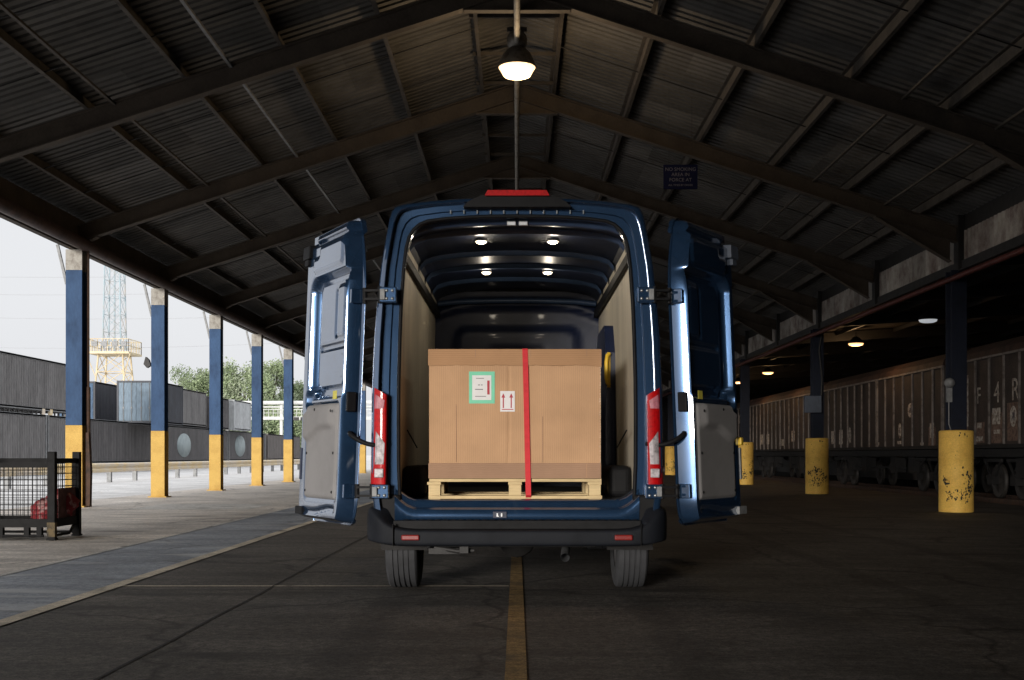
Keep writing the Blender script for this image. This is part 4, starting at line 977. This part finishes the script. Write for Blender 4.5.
for x, z0_, z1_ in ((.055, bz0 + .20, bz1 - .125), (-.44, bz0 + .12, bz1 - .40), (.185, bz0 + .115, bz0 + .45)):
    b = MB(); b.box(x - .0018, x + .0018, by0 - .0045, by0 - .002, z0_, z1_); b.build('seam', M['card_base'], t)
for x in (bx1 - .10, -.30, .10):
    b = MB(); b.box(x - .002, x + .002, by0 - .010, by0 - .0075, bz1 - .112, bz1 - .006); b.build('lid_crease', M['card_base'], t)
b = MB(); b.box(bx1 - .1015, bx1 - .0985, by0 - .0085, by0 - .0055, bz0 + .006, bz0 + .106); b.build('base_crease', M['card'], t)
def P2(px, py, y=8.668): return ((px - 517) * y / 1200, CH + (455 - py) * y / 1200)
def plate(name, m, x0, y0_, x1, y1_, off, par, th=.001):
    (a, zt), (c, zb) = P2(x0, y0_), P2(x1, y1_); b = MB(); b.box(a, c, by0 - off - th, by0 - off, zb, zt); return b.build(name, m, par)
fr = plate('document_frame', M['green'], 469, 371.5, 494.7, 403.5, .005, t)
pp = plate('document', M['white'], 472.2, 375.3, 491.3, 400, .0065, fr)
plate('printed_bar', M['red'], 487.2, 380.5, 489.6, 394.5, .008, fr)
for yy, x0_, x1_ in ((378, 476, 484), (384.6, 478, 480), (384.6, 481, 482.6), (389, 475, 483), (396, 475, 486)):
    plate('printed_line', M['ink'] if 384 < yy < 390 else M['trim'], x0_, yy, x1_, yy + .7, .008, fr)
lb = plate('arrow_label', M['white'], 500.2, 391, 514.8, 411.6, .005, t)
for xc in (503.3, 511.2):
    b = MB(); (cx, zt) = P2(xc, 393.3); (_, zm) = P2(xc, 397.6); (_, zb) = P2(xc, 408); (hw, _) = P2(517 + 1.9, 0); yq = by0 - .0075
    b.prism([(cx - hw, zm), (cx, zt), (cx + hw, zm), (cx + hw * .3, zm), (cx + hw * .3, zb), (cx - hw * .3, zb), (cx - hw * .3, zm)], yq, yq + .001, 'Y'); b.build('up_arrow', M['red'], lb)
plate('arrow_base_line', M['red'], 501.8, 409.0, 513.4, 409.8, .0065, lb)
b = MB(); w2 = .0195; yf = by0 - .012
xa, xb = P2(524.9, 352)[0], P2(528.4, 497)[0]
pts = [(xa, by1 + .012, bz0), (xa, by1 + .012, bz1 + .004), (xa, yf + .004, bz1 + .004), (xa + .0005, yf - .002, bz1 - .004), (xa + .004, yf - .003, bz1 - .12), (xb, yf - .004, .730), (xb, yf + .02, pz + .0035)]
b.grid([[(x - w2, y, z) for x, y, z in pts], [(x + w2, y, z) for x, y, z in pts]], smooth=False)
st = tag(b.build('tie_strap', M['strap'], fix=False), 'red webbing strap pulled down over the front of the carton', 'strap')
so_ = st.modifiers.new('solid', 'SOLIDIFY'); so_.thickness = .003

# ------------------------------------------------------------------ goods wagons on the siding
WX = 12.32; WZ0, WZ1 = 1.30, 3.55
def wagon(y0, y1, label, marks):
    t = thing('goods_wagon', (WX, y0, -.13), label, 'wagon', 'brown goods wagons on the siding')
    L_ = y1 - y0; n = int(round(L_ / .92)); dy = L_ / n
    b = MB(); b.box(WX, WX + 2.6, y0, y1, WZ0, WZ1 + .02); b.build('body', M['wagon'], t)
    for i in range(n + 1):
        y = min(max(y0 + i * dy, y0 + .045), y1 - .045); big = i in (0, n // 2, n)
        b = MB(); hw = .075 if big else .030
        b.box(WX - (.06 if big else .045), WX - .001, max(y0, y - hw), min(y1, y + hw), WZ0, WZ1); b.build('side_post', M['wagon_post'], t)
    b = MB(); b.box(WX - .065, WX - .001, y0, y1, WZ1, WZ1 + .055); b.build('top_rail', M['wagon_post'], t)
    b = MB(); rp = [(WX - .07, WZ1 + .056), (WX - .02, WZ1 + .22), (WX + .25, WZ1 + .42), (WX + .8, WZ1 + .56), (WX + 1.3, WZ1 + .60), (WX + 1.8, WZ1 + .56), (WX + 2.35, WZ1 + .42), (WX + 2.62, WZ1 + .22), (WX + 2.67, WZ1 + .056)]
    b.prism(rp, y0 - .04, y1 + .04, 'Y'); b.build('roof', M['wagon_roof'], t)
    b = MB(); b.box(WX - .08, WX + 2.68, y0 - .02, y1 + .02, WZ0 - .10, WZ0 - .003); b.box(WX + .02, WX + .12, y0, y1, WZ0 - .33, WZ0 - .12); b.box(WX + .5, WX + 2.1, y0 + .3, y1 - .3, WZ0 - .36, WZ0 - .13)
    b.bar((WX + .3, y0 + 3.2, WZ0 - .7), (WX + .3, y1 - 3.2, WZ0 - .7), .06, .06)
    for q in (y0 + 3.4, y0 + 5.2, y1 - 5.2, y1 - 3.4):
        b.box(WX + .15, WX + .5, q - .25, q + .25, WZ0 - .85, WZ0 - .36); b.bar((WX + .3, q, WZ0 - .3), (WX + .3, q + .7, WZ0 - .72), .05, .05)
    b.build('underframe', M['wagon_black'], t)
    for yc in (y0 + 1.5, y0 + 3.0, y1 - 3.0, y1 - 1.5):
        for xw in (WX + .40, WX + 1.85):
            b = MB(); b.lathe([(0, -.05), (.12, -.05), (.13, -.02), (.36, -.012), (.40, -.03), (.455, -.03), (.46, .03), (.47, .06), (0, .06)], 'X', (xw, yc, .335), 28); b.build('wheel', M['wagon_wheel'], t, fix=False)
        b = MB(); b.box(WX + .14, WX + .34, yc - .16, yc + .16, .25, .50)
        b.bar((WX + .24, yc - .55, WZ0 - .42), (WX + .24, yc + .55, WZ0 - .42), .09, .09); b.bar((WX + .24, yc - .5, WZ0 - .45), (WX + .24, yc - .16, .46), .05, .05); b.bar((WX + .24, yc + .5, WZ0 - .45), (WX + .24, yc + .16, .46), .05, .05)
        b.build('axle_box', M['wagon_black'], t)
    for ye, sg in ((y0, -1), (y1, 1)):
        for xb_ in (WX + .43, WX + 2.18):
            b = MB(); b.lathe([(.07, 0), (.07, sg * .35), (.20, sg * .36), (.22, sg * .40), (.15, sg * .43), (0, sg * .44)], 'Y', (xb_, ye, .95), 20); b.build('buffer', M['wagon_black'], t, fix=False)
    for (kind, q, z, sy, sz) in marks:
        if kind == 'plate':
            b = MB(); b.box(WX - .006, WX - .001, q - sy / 2, q + sy / 2, z - sz / 2, z + sz / 2); b.build('marking_plate', M['wagon_mark'], t)
        elif kind == 'patch':
            b = MB(); b.box(WX - .004, WX - .0008, q - sy / 2, q + sy / 2, z - sz / 2, z + sz / 2); b.build('bare_patch', M['wagon_patch'], t)
        elif kind == 'oval':
            b = MB(); b.add([(WX - .006, q + sy / 2 * math.cos(a), z + sz / 2 * math.sin(a)) for a in [R(i * 18) for i in range(20)]], [tuple(range(20))]); ov = b.build('oval_mark', M['wagon_mark'], t)
            b = MB(); b.add([(WX - .008, q + dy_ * sy, z + dz_ * sz) for dy_, dz_ in ((-.18, -.2), (-.05, -.2), (0, -.02), (.16, -.2), (.24, -.12), (.08, .06), (.2, .22), (0, .16), (-.1, .25), (-.2, .2))], [tuple(range(10))]); b.build('oval_symbol', M['ink'], ov)
        else:
            text(kind, 'wagon_letter', sz, (WX - .006, q, z), (R(90), 0, R(-90)), M['wagon_mark'], t)
    return t
def qy(px): return WX * 1200 / (px - 517)
wagon(19.0, 33.15, 'nearest brown wagon at the right edge with large worn letters', [
    ('F', qy(979), 2.58, .5, .62), ('4', qy(997), 2.60, .5, .78), ('R', qy(1015.5), 2.62, .5, .80),
    ('patch', qy(979.5), 1.62, .70, .55), ('patch', qy(997), 1.72, .72, .78), ('patch', qy(1014), 1.85, .8, .95),
    ('plate', qy(996.5), 2.02, .50, .42), ('plate', qy(979.5), 1.80, .3, .14), ('plate', qy(979.5), 1.45, .5, .13), ('plate', qy(997), 1.62, .4, .10), ('oval', qy(1013.5), 1.98, .40, .52), ('plate', qy(965), 2.5, .5, 1.4), ('patch', qy(965.5), 1.60, .4, .5)])
wagon(34.6, 48.3, 'brown wagon with a pale diamond mark behind the largest drum', [
    ('oval', qy(900), 1.80, .30, .50), ('plate', qy(899.5), 1.42, .4, .10), ('plate', qy(878), 1.40, .3, .10), ('oval', qy(910.5), 2.42, .5, .45), ('plate', qy(932), 1.75, .35, .45), ('patch', qy(932), 1.55, .6, .6), ('plate', qy(922), 1.36, .3, .08),
    ('oval', qy(850), 1.75, .35, .6), ('plate', qy(841), 1.70, .5, .55), ('plate', qy(833), 1.70, .5, .5)])
wagon(49.7, 63.4, 'brown wagon seen between the two smaller yellow drums', [
    ('plate', qy(793), 1.85, .6, .5), ('plate', qy(783), 1.6, .6, .3), ('plate', qy(768), 1.8, .6, .5), ('plate', qy(762), 1.8, .6, .5)])
wagon(64.8, 78.5, 'farthest brown wagon close to the right van door', [('oval', qy(740), 3.0, .5, .5)])

# ------------------------------------------------------------------ wire cage at the left
CX0, CX1, CY0, CY1 = -6.75, -5.52, 14.25, 15.05
t = thing('wire_cage', (-6.1, 14.6, 0), 'black wire mesh pallet cage standing on the concrete at far left', 'cage')
for x in (CX0, CX1):
    for y in (CY0, CY1):
        b = MB(); b.box(x - .045, x + .045, y - .04, y + .04, .02, 1.06); b.box(x - .055, x + .055, y - .05, y + .05, .0105, .03)
        b.build('corner_post', M['cage'], t, bevel=.005)
b = MB(); b.box(CX1 - .047, CX1 + .047, CY0 - .042, CY0 + .03, .05, .22); b.build('worn_foot', mat('worn_mustard', (.10, .07, .03), .8, c2=(.02, .018, .015), scale=14), t)
b = MB()
for y in (CY0, CY1): b.box(CX0, CX1, y - .02, y + .02, .16, .26)
for x in (CX0, CX1): b.box(x - .02, x + .02, CY0, CY1, .16, .26)
b.box(CX0, CX1, CY0, CY1, .20, .212)
b.build('base_frame', M['cage'], t)
b = MB()
for x in (CX0 + .3, CX0 + .62, CX1 - .3, CX1 - .15): b.box(x - .03, x + .03, CY0 - .02, CY0 + .04, .05, .16)
b.tube([(CX0, CY0, .06), (CX1 - .1, CY0, .06)], .018, 6); b.tube([(CX1, CY0 + .05, .06), (CX1, CY1 - .25, .06), (CX1, CY1 - .08, .18)], .018, 6); b.tube([(CX0, CY1, .06), (CX1, CY1, .06)], .018, 6)
b.build('skid', M['cage'], t)
def mesh_panel(a, c, z0, z1, nx, nz, name):
    b = MB(); a = Vector(a); c = Vector(c)
    for i in range(nx + 1):
        p = a.lerp(c, i / nx); b.tube([(p.x, p.y, z0), (p.x, p.y, z1)], .0042, 5, cap=False)
    for j in range(nz + 1):
        z = z0 + (z1 - z0) * j / nz; b.tube([(a.x, a.y, z), (c.x, c.y, z)], .0042, 5, cap=False)
    b.bar((a.x, a.y, z1), (c.x, c.y, z1), .03, .06); return b.build(name, M['cage'], t)
mesh_panel((CX0, CY0, 0), (CX1, CY0, 0), .25, .90, 26, 11, 'mesh_front')
mesh_panel((CX0, CY1, 0), (CX1, CY1, 0), .25, .95, 20, 9, 'mesh_back')
mesh_panel((CX1, CY0, 0), (CX1, CY1, 0), .25, .95, 12, 9, 'mesh_side')
mesh_panel((CX0, CY0, 0), (CX0, CY1, 0), .25, .95, 12, 9, 'mesh_side')
b = MB(); b.box(CX1 - .008, CX1 + .004, CY0 + .2, CY1 - .05, .26, .62); b.build('side_board', mat('dark_red_board', (.06, .015, .014), .8, c2=(.12, .05, .045), scale=10), t)
b = MB(); rng = random.Random(3)
for (cx, cy, cz, r) in ((CX1 - .20, 14.55, .33, .17), (CX1 - .10, 14.8, .42, .19), (CX1 - .34, 14.75, .28, .11)):
    rows = []
    for j in range(10):
        th = math.pi * j / 9; rows.append([(cx + r * math.sin(th) * math.cos(a) * (1 + .22 * math.sin(3 * a + 5 * th + cx * 9)), cy + r * .8 * math.sin(th) * math.sin(a) * (1 + .2 * math.cos(4 * a + 3 * th)), max(.214, cz + r * .9 * math.cos(th) * (1 + .15 * math.sin(5 * a)))) for a in [2 * math.pi * k / 16 for k in range(16)]])
    b.grid(rows, close=True)
tag(b.build('sack', M['bag'], fix=False), 'crumpled red and white sack lying in the wire cage', 'sack')

# ------------------------------------------------------------------ outside, left: guardrail, containers, tower, trees, bridge, wires
GXr = -15.2
t = thing('guardrail', (GXr, 50, 0), 'long cream crash barrier on steel posts across the yard', 'guardrail')
b = MB(); pr = [(0, .38), (.05, .42), (.05, .48), (0, .53), (0, .57), (.05, .62), (.05, .68), (0, .72)]
b.grid([[(GXr + p, y, z) for p, z in pr] for y in (26, 45, 65, 85, 105)], smooth=False); b.build('rail', M['guard'], t, fix=False)
for i in range(27):
    y = 27 + i * 3.0; b = MB(); b.box(GXr - .16, GXr - .005, y - .08, y + .08, 0, .62); b.build('post', M['galv'], t)

def cmat(name, c, c2, **k): return mat(name, c, .6, c2=c2, scale=.8, stretch=(1, 1, .22), fine=.22, mix=(.42, .60), **k)
K = {'grey': cmat('container_grey', (.16, .155, .155), (.11, .106, .106)), 'dark': cmat('container_dark', (.085, .08, .082), (.056, .053, .055)),
     'blue': cmat('container_blue', (.03, .09, .18), (.022, .06, .12)), 'pale': cmat('container_pale_blue', (.13, .185, .24), (.08, .12, .16)),
     'brown': cmat('container_brown_grey', (.12, .105, .10), (.085, .075, .07)), 'light': cmat('container_light', (.42, .44, .45), (.34, .35, .36))}
K['navy'] = cmat('container_navy_side', (.042, .046, .058), (.028, .03, .038))
M['disc'] = mat('container_disc', (.27, .32, .33), .7, var=.2, scale=1.5)
GC = 'shipping containers stacked across the yard'
def container(x1, y0, y1, z0, c, label, top=None, door=None, discs=(), H=2.55, W=2.44, endcol=None, studs=False):
    """visible side at x1 (facing the shed); y0 is the near end"""
    t = thing('shipping_container', (x1 - W / 2, y0, z0), label, 'container', GC)
    x0 = x1 - W; b = MB(); seg_ = .28; n = int((y1 - y0 - .3) / seg_); pts = []
    for i in range(n):
        y = y0 + .15 + i * seg_; pts += [(y, 0), (y + .07, -.036), (y + .14, -.036), (y + .21, 0)]
    pts.append((y1 - .15, 0))
    for xs_, sg in ((x1 - .03, 1), (x0 + .03, -1)):
        b.grid([[(xs_ + sg * d_, y, z) for y, d_ in pts] for z in (z0 + .15, z0 + H - .12)], smooth=False)
    b.build('side_wall', c, t, fix=False)
    b = MB(); b.box(x0 + .02, x1 - .02, y0 + .02, y1 - .02, z0 + H - .10, z0 + H - .02); b.box(x0 + .02, x1 - .02, y0 + .02, y1 - .02, z0 + .06, z0 + .14); b.build('roof', c, t)
    b = MB()
    for x in (x0, x1 - .12):
        for y in (y0, y1 - .12): b.box(x, x + .12, y, y + .12, z0, z0 + H)
        b.box(x + .02, x + .10, y0 + .12, y1 - .12, z0 + H - .115, z0 + H - .004); b.box(x + .02, x + .10, y0 + .12, y1 - .12, z0 + .01, z0 + .15)
    for y in (y0, y1 - .10):
        b.box(x0 + .12, x1 - .12, y, y + .10, z0 + H - .12, z0 + H - .003); b.box(x0 + .12, x1 - .12, y, y + .10, z0 + .005, z0 + .13)
    b.build('frame', top or c, t, bevel=.01)
    b = MB(); b.box(x0 + .12, x1 - .12, y1 - .08, y1 - .04, z0 + .13, z0 + H - .12); b.build('end_wall', endcol or c, t)
    if door:
        for s_ in (0, 1):
            xa_ = x0 + .12 + s_ * (W - .24) / 2; xb_ = xa_ + (W - .24) / 2 - .015
            b = MB(); b.box(xa_, xb_, y0 + .03, y0 + .07, z0 + .13, z0 + H - .12)
            for q in range(4):
                za = z0 + .2 + q * .57; b.box(xa_ + .06, xb_ - .06, y0 + .012, y0 + .03, za, za + .40)
            dr = b.build('door', door, t)
            for fx_ in (.28, .74):
                b = MB(); xx = xa_ + (xb_ - xa_) * fx_; b.tube([(xx, y0 - .01, z0 + .1), (xx, y0 - .01, z0 + H - .1)], .022, 6); b.box(xx - .05, xx + .05, y0 - .03, y0 + .01, z0 + .9, z0 + 1.0); b.build('locking_bar', M['galv'], dr)
    else:
        b = MB(); b.box(x0 + .12, x1 - .12, y0 + .04, y0 + .08, z0 + .13, z0 + H - .12); b.build('end_wall', endcol or c, t)
    for (yc, zc, r) in discs:
        b = MB(); b.lathe([(0, .008), (r, .008), (r, 0)], 'X', (x1 - .028, yc, zc), 36); b.v = [(q[0], yc + (q[1] - yc) * 2.1, q[2]) for q in b.v]; b.build('disc_mark', M['disc'], t, fix=False)
    if studs:
        b = MB(); y = y0 + .4
        while y < y1 - .3:
            b.box(x1 - .10, x1 - .04, y, y + .10, z0 + H, z0 + H + .22); y += .55
        b.box(x1 - .09, x1 - .05, y0 + .3, y1 - .3, z0 + H + .14, z0 + H + .20)
        b.build('lashing_rail', M['darksteel'], t)
        for y in (y0 + .25, (y0 + y1) / 2, y1 - .55):
            b = MB(); b.box(x1 - .13, x1 - .01, y, y + .34, z0 + H + .0, z0 + H + .30); b.build('twist_lock', M['guard'], t)
    return t
X1 = -24.0; ZB = .52
def yx(px, X=24.0): return X * 1200 / (517 - px)
low = [(41.5, yx(47), K['grey'], 'lower grey container behind the wire cage at the left edge', (), True),
       (yx(48.5), yx(84), K['grey'], 'lower grey container hidden partly by the column behind the cage', (), True),
       (yx(85), yx(159), K['dark'], 'lower dark container between the first two blue columns', (), False),
       (yx(162), yx(214), K['dark'], 'lower dark container with a pale disc right of the second column', ((yx(184.5), 1.72, .86),), False),
       (yx(215.5), yx(227.5), K['dark'], 'short dark lower container seen just right of the third column', (), False),
       (yx(229), yx(266), K['dark'], 'lower dark container with a pale disc beside the third column', ((yx(240.5), 1.80, .92),), False),
       (yx(268), yx(300), K['brown'], 'lower brown grey container, farthest along the row', (), False)]
for (a, c, m, lab, ds, stt) in low:
    if a > c: continue
    container(X1, a, c, ZB, m, lab, top=M['galv'] if m is not K['brown'] else m, discs=ds, studs=stt)
ZU = ZB + 2.55 + .12
container(X1, 40.0, yx(74), ZU + .07, K['grey'], 'long upper grey container against the sky at the left edge', top=M['galv'], H=2.62)
container(-27.0, 76.8, 89.0, ZU, K['navy'], 'upper blue container with a dark side just right of the first column', door=K['blue'], endcol=K['blue'])
container(-22.25, 74.0, 80.0, ZU - .20, K['navy'], 'upper container with pale blue doors facing the shed', door=K['pale'], top=K['navy'], H=2.62)
container(X1, yx(165), yx(206.5), ZU, K['grey'], 'upper grey container below the trees right of the second column', top=K['grey'], discs=((yx(173), ZU + 1.2, .6),), H=2.62)
container(X1 + .35, yx(208), yx(224.5), ZU - .1, K['dark'], 'upper dark container behind the third blue column', H=2.5)
container(-23.3, yx(225) + .3, yx(225) + 6.5, ZU - .1, K['light'], 'narrow white upper container end on beside the pipe bridge', H=2.5, W=.8)

# lattice tower
TX, TY = -50.3, 150.0
t = thing('lattice_tower', (TX, TY, 0), 'tall lattice floodlight tower with a cream railed platform', 'tower')
def lattice(b, z0, w0, z1, w1, nb, rl, rb):
    for sx, sy in ((-1, -1), (1, -1), (1, 1), (-1, 1)): b.tube([(TX + sx * w0, TY + sy * w0, z0), (TX + sx * w1, TY + sy * w1, z1)], rl, 6)
    for i in range(nb):
        f0, f1 = i / nb, (i + 1) / nb; wa, wb = w0 + (w1 - w0) * f0, w0 + (w1 - w0) * f1; za, zb = z0 + (z1 - z0) * f0, z0 + (z1 - z0) * f1
        cs = [(-1, -1), (1, -1), (1, 1), (-1, 1)]
        for q in range(4):
            p, r_ = cs[q], cs[(q + 1) % 4]
            b.tube([(TX + p[0] * wa, TY + p[1] * wa, za), (TX + r_[0] * wb, TY + r_[1] * wb, zb)], rb, 5, cap=False)
            b.tube([(TX + r_[0] * wa, TY + r_[1] * wa, za), (TX + p[0] * wb, TY + p[1] * wb, zb)], rb, 5, cap=False)
            b.tube([(TX + p[0] * wb, TY + p[1] * wb, zb), (TX + r_[0] * wb, TY + r_[1] * wb, zb)], rb, 5, cap=False)
b = MB(); lattice(b, 0, 2.5, 13.6, 1.5, 6, .11, .05); b.build('lower_section', M['lattice_cream'], t)
b = MB(); lattice(b, 14.2, 1.12, 38, .70, 11, .09, .035); b.tube([(TX, TY, 14), (TX, TY, 38)], .10, 6); b.build('upper_section', M['lattice_blue'], t)
b = MB(); b.box(TX - 2.6, TX + 2.6, TY - 2.6, TY + 2.6, 13.5, 13.75)
for q in range(9):
    f = -2.55 + q * 5.1 / 8
    for (x, y) in ((f, -2.55), (f, 2.55), (-2.55, f), (2.55, f)): b.tube([(TX + x, TY + y, 13.75), (TX + x, TY + y, 15.3)], .05, 5)
for z in (14.5, 15.3):
    for a, c in (((-2.55, -2.55), (2.55, -2.55)), ((2.55, -2.55), (2.55, 2.55)), ((2.55, 2.55), (-2.55, 2.55)), ((-2.55, 2.55), (-2.55, -2.55))): b.tube([(TX + a[0], TY + a[1], z), (TX + c[0], TY + c[1], z)], .05, 5)
for sx in (-1, 1): b.tube([(TX + sx * 2.7, TY - 2.4, 13.5), (TX + sx * 1.7, TY - 1.7, 10.5)], .06, 5)
b.build('platform', M['lattice_cream'], t)
for px in (-1.6, -.4, .9, 2.0):
    b = MB(); b.box(TX + px - .35, TX + px + .35, TY - 2.7, TY - 2.4, 14.4, 15.0); b.bar((TX + px, TY - 2.5, 13.75), (TX + px, TY - 2.5, 14.4), .08, .08); b.build('lamp_head', M['galv'], t)

# trees beyond
lm = [leafmat('leaf_pale', (.30, .36, .22), (.22, .28, .15)), leafmat('leaf_mid', (.24, .30, .17), (.17, .22, .115)), leafmat('leaf_grey', (.34, .385, .28), (.26, .30, .20))]  # leaf colours paled to stand in for distance haze
def tree(x, y, h, rad, seed, label, lean=0):
    rng = random.Random(seed); t = thing('tree', (x, y, 0), label, 'tree', 'pale green trees beyond the containers')
    b = MB(); b.tube([(x, y, 0), (x + .1, y, h * .25), (x + lean, y, h * .5), (x + lean * 1.4, y, h * .8)], [.38, .3, .2, .07], 8)
    cl = []
    for i in range(44):
        a = rng.uniform(0, 2 * math.pi); zz = rng.uniform(.22, .95); rr = rad * math.sin(math.pi * (.18 + .72 * zz)) ** .6 * rng.uniform(.35, 1.0)
        c = Vector((x + lean + rr * math.cos(a), y + rr * .9 * math.sin(a), h * zz)); cl.append((c, rng.uniform(1.0, 1.7) * rad / 3.6))
        if i % 2 == 0: b.tube([(x + lean * .6, y, h * zz * .55), tuple((c + Vector((x, y, h * zz * .7))) / 2), tuple(c)], [.12, .08, .03], 5)
    b.build('trunk', M['trunk'], t)
    b = MB()
    for c, r in cl:
        sh = rng.choice((0, 0, 1, 2))
        for _ in range(420):
            dv = Vector((rng.gauss(0, 1), rng.gauss(0, 1), rng.gauss(0, .8))); dv = dv.normalized() * r * rng.random() ** .45
            p = c + dv; s_ = rng.uniform(.09, .20); ax = Vector((rng.uniform(-1, 1), rng.uniform(-1, 1), rng.uniform(-.5, 1))).normalized(); q = ax.orthogonal().normalized() * s_; k = ax.cross(q).normalized() * s_ * .6
            b.add([p - q, p - k, p + q, p + k], [(0, 1, 2, 3)], sh if rng.random() < .8 else rng.randrange(3))
    b.build('crown', lm, t, fix=False); return t
def wx_(px, Y): return (px - 517) * Y / 1200
tree(wx_(196, 165), 165, 13.2, 4.3, 1, 'pale tree between the second and third blue columns')
tree(wx_(245, 160), 160, 12.9, 4.5, 2, 'pale bushy tree between the third and fourth columns')
tree(wx_(272, 170), 170, 14.0, 3.6, 3, 'tallest pale tree right of the fourth column')
tree(wx_(222, 175), 175, 12.2, 4.0, 4, 'pale tree mostly behind the third blue column')
tree(wx_(300, 180), 180, 11.5, 4.5, 5, 'low pale tree at the edge of the left van door')
# low hedge mass under the bridge
for i, (px, Y, h, rd, lab) in enumerate(((245, 150, 6.2, 3.4, 'round dark bush under the pipe bridge right of the third column'), (285, 152, 6.6, 3.6, 'round bush under the pipe bridge by the left van door'))):
    tree(wx_(px, Y), Y, h, rd, 20 + i, lab)

# pipe bridge
BY = 128.0
t = thing('pipe_bridge', (-26, BY, 0), 'pale pipe bridge with railings crossing in front of the trees', 'bridge')
def bzz(py): return CH + (455 - py) * BY / 1200
b = MB(); b.tube([(-33, BY, bzz(403)), (-14, BY, bzz(402.4))], .21, 10); b.tube([(-33, BY + .4, bzz(407)), (-14, BY + .4, bzz(406.6))], .10, 8); b.build('pipe', M['bridge'], t)
b = MB(); b.box(-33, -14, BY - .1, BY + .9, bzz(419.8), bzz(416.6)); b.build('deck', M['bridge'], t)
b = MB()
for i in range(39):
    b.bar((-33 + i * .5, BY, bzz(416.6)), (-33 + i * .5, BY, bzz(409.5)), .05, .05)
b.bar((-33, BY, bzz(409.5)), (-14, BY, bzz(409.5)), .07, .07); b.bar((-33, BY, bzz(413)), (-14, BY, bzz(413)), .05, .05); b.build('railing', M['bridge'], t)
for x in (-31, -25.2, -19.5, -15):
    b = MB(); b.box(x - .15, x + .15, BY + .2, BY + .5, 0, bzz(404)); b.build('trestle', M['bridge'], t)
for x in (-28.8, -27.9, -23.5, -22.8, -20.6, -19.9):
    b = MB(); b.box(x - .28, x + .28, BY - .14, BY - .105, bzz(420.6), bzz(417.2)); b.build('number_board', M['darksteel'], t)
# overhead wires
M['wire'] = mat('overhead_wire', (.30, .30, .31), .6)
for i, (ya, yb, lab) in enumerate(((262, 270, 'topmost overhead wire across the pale sky'), (283, 286, 'second overhead wire down across the pale sky'), (306, 312, 'third overhead wire down across the pale sky'), (340, 338, 'lowest overhead wire just above the containers'))):
    Y = 130 + i * 8; za, zb = CH + (455 - ya) * Y / 1200, CH + (455 - yb) * Y / 1200
    b = MB(); b.tube([(-95 + q * 6.5, Y, za + (zb - za) * q / 12 - 1.2 * math.sin(math.pi * q / 12)) for q in range(13)], .014, 4); tag(b.build('overhead_wire', M['wire']), lab, 'wire', 'overhead wires')
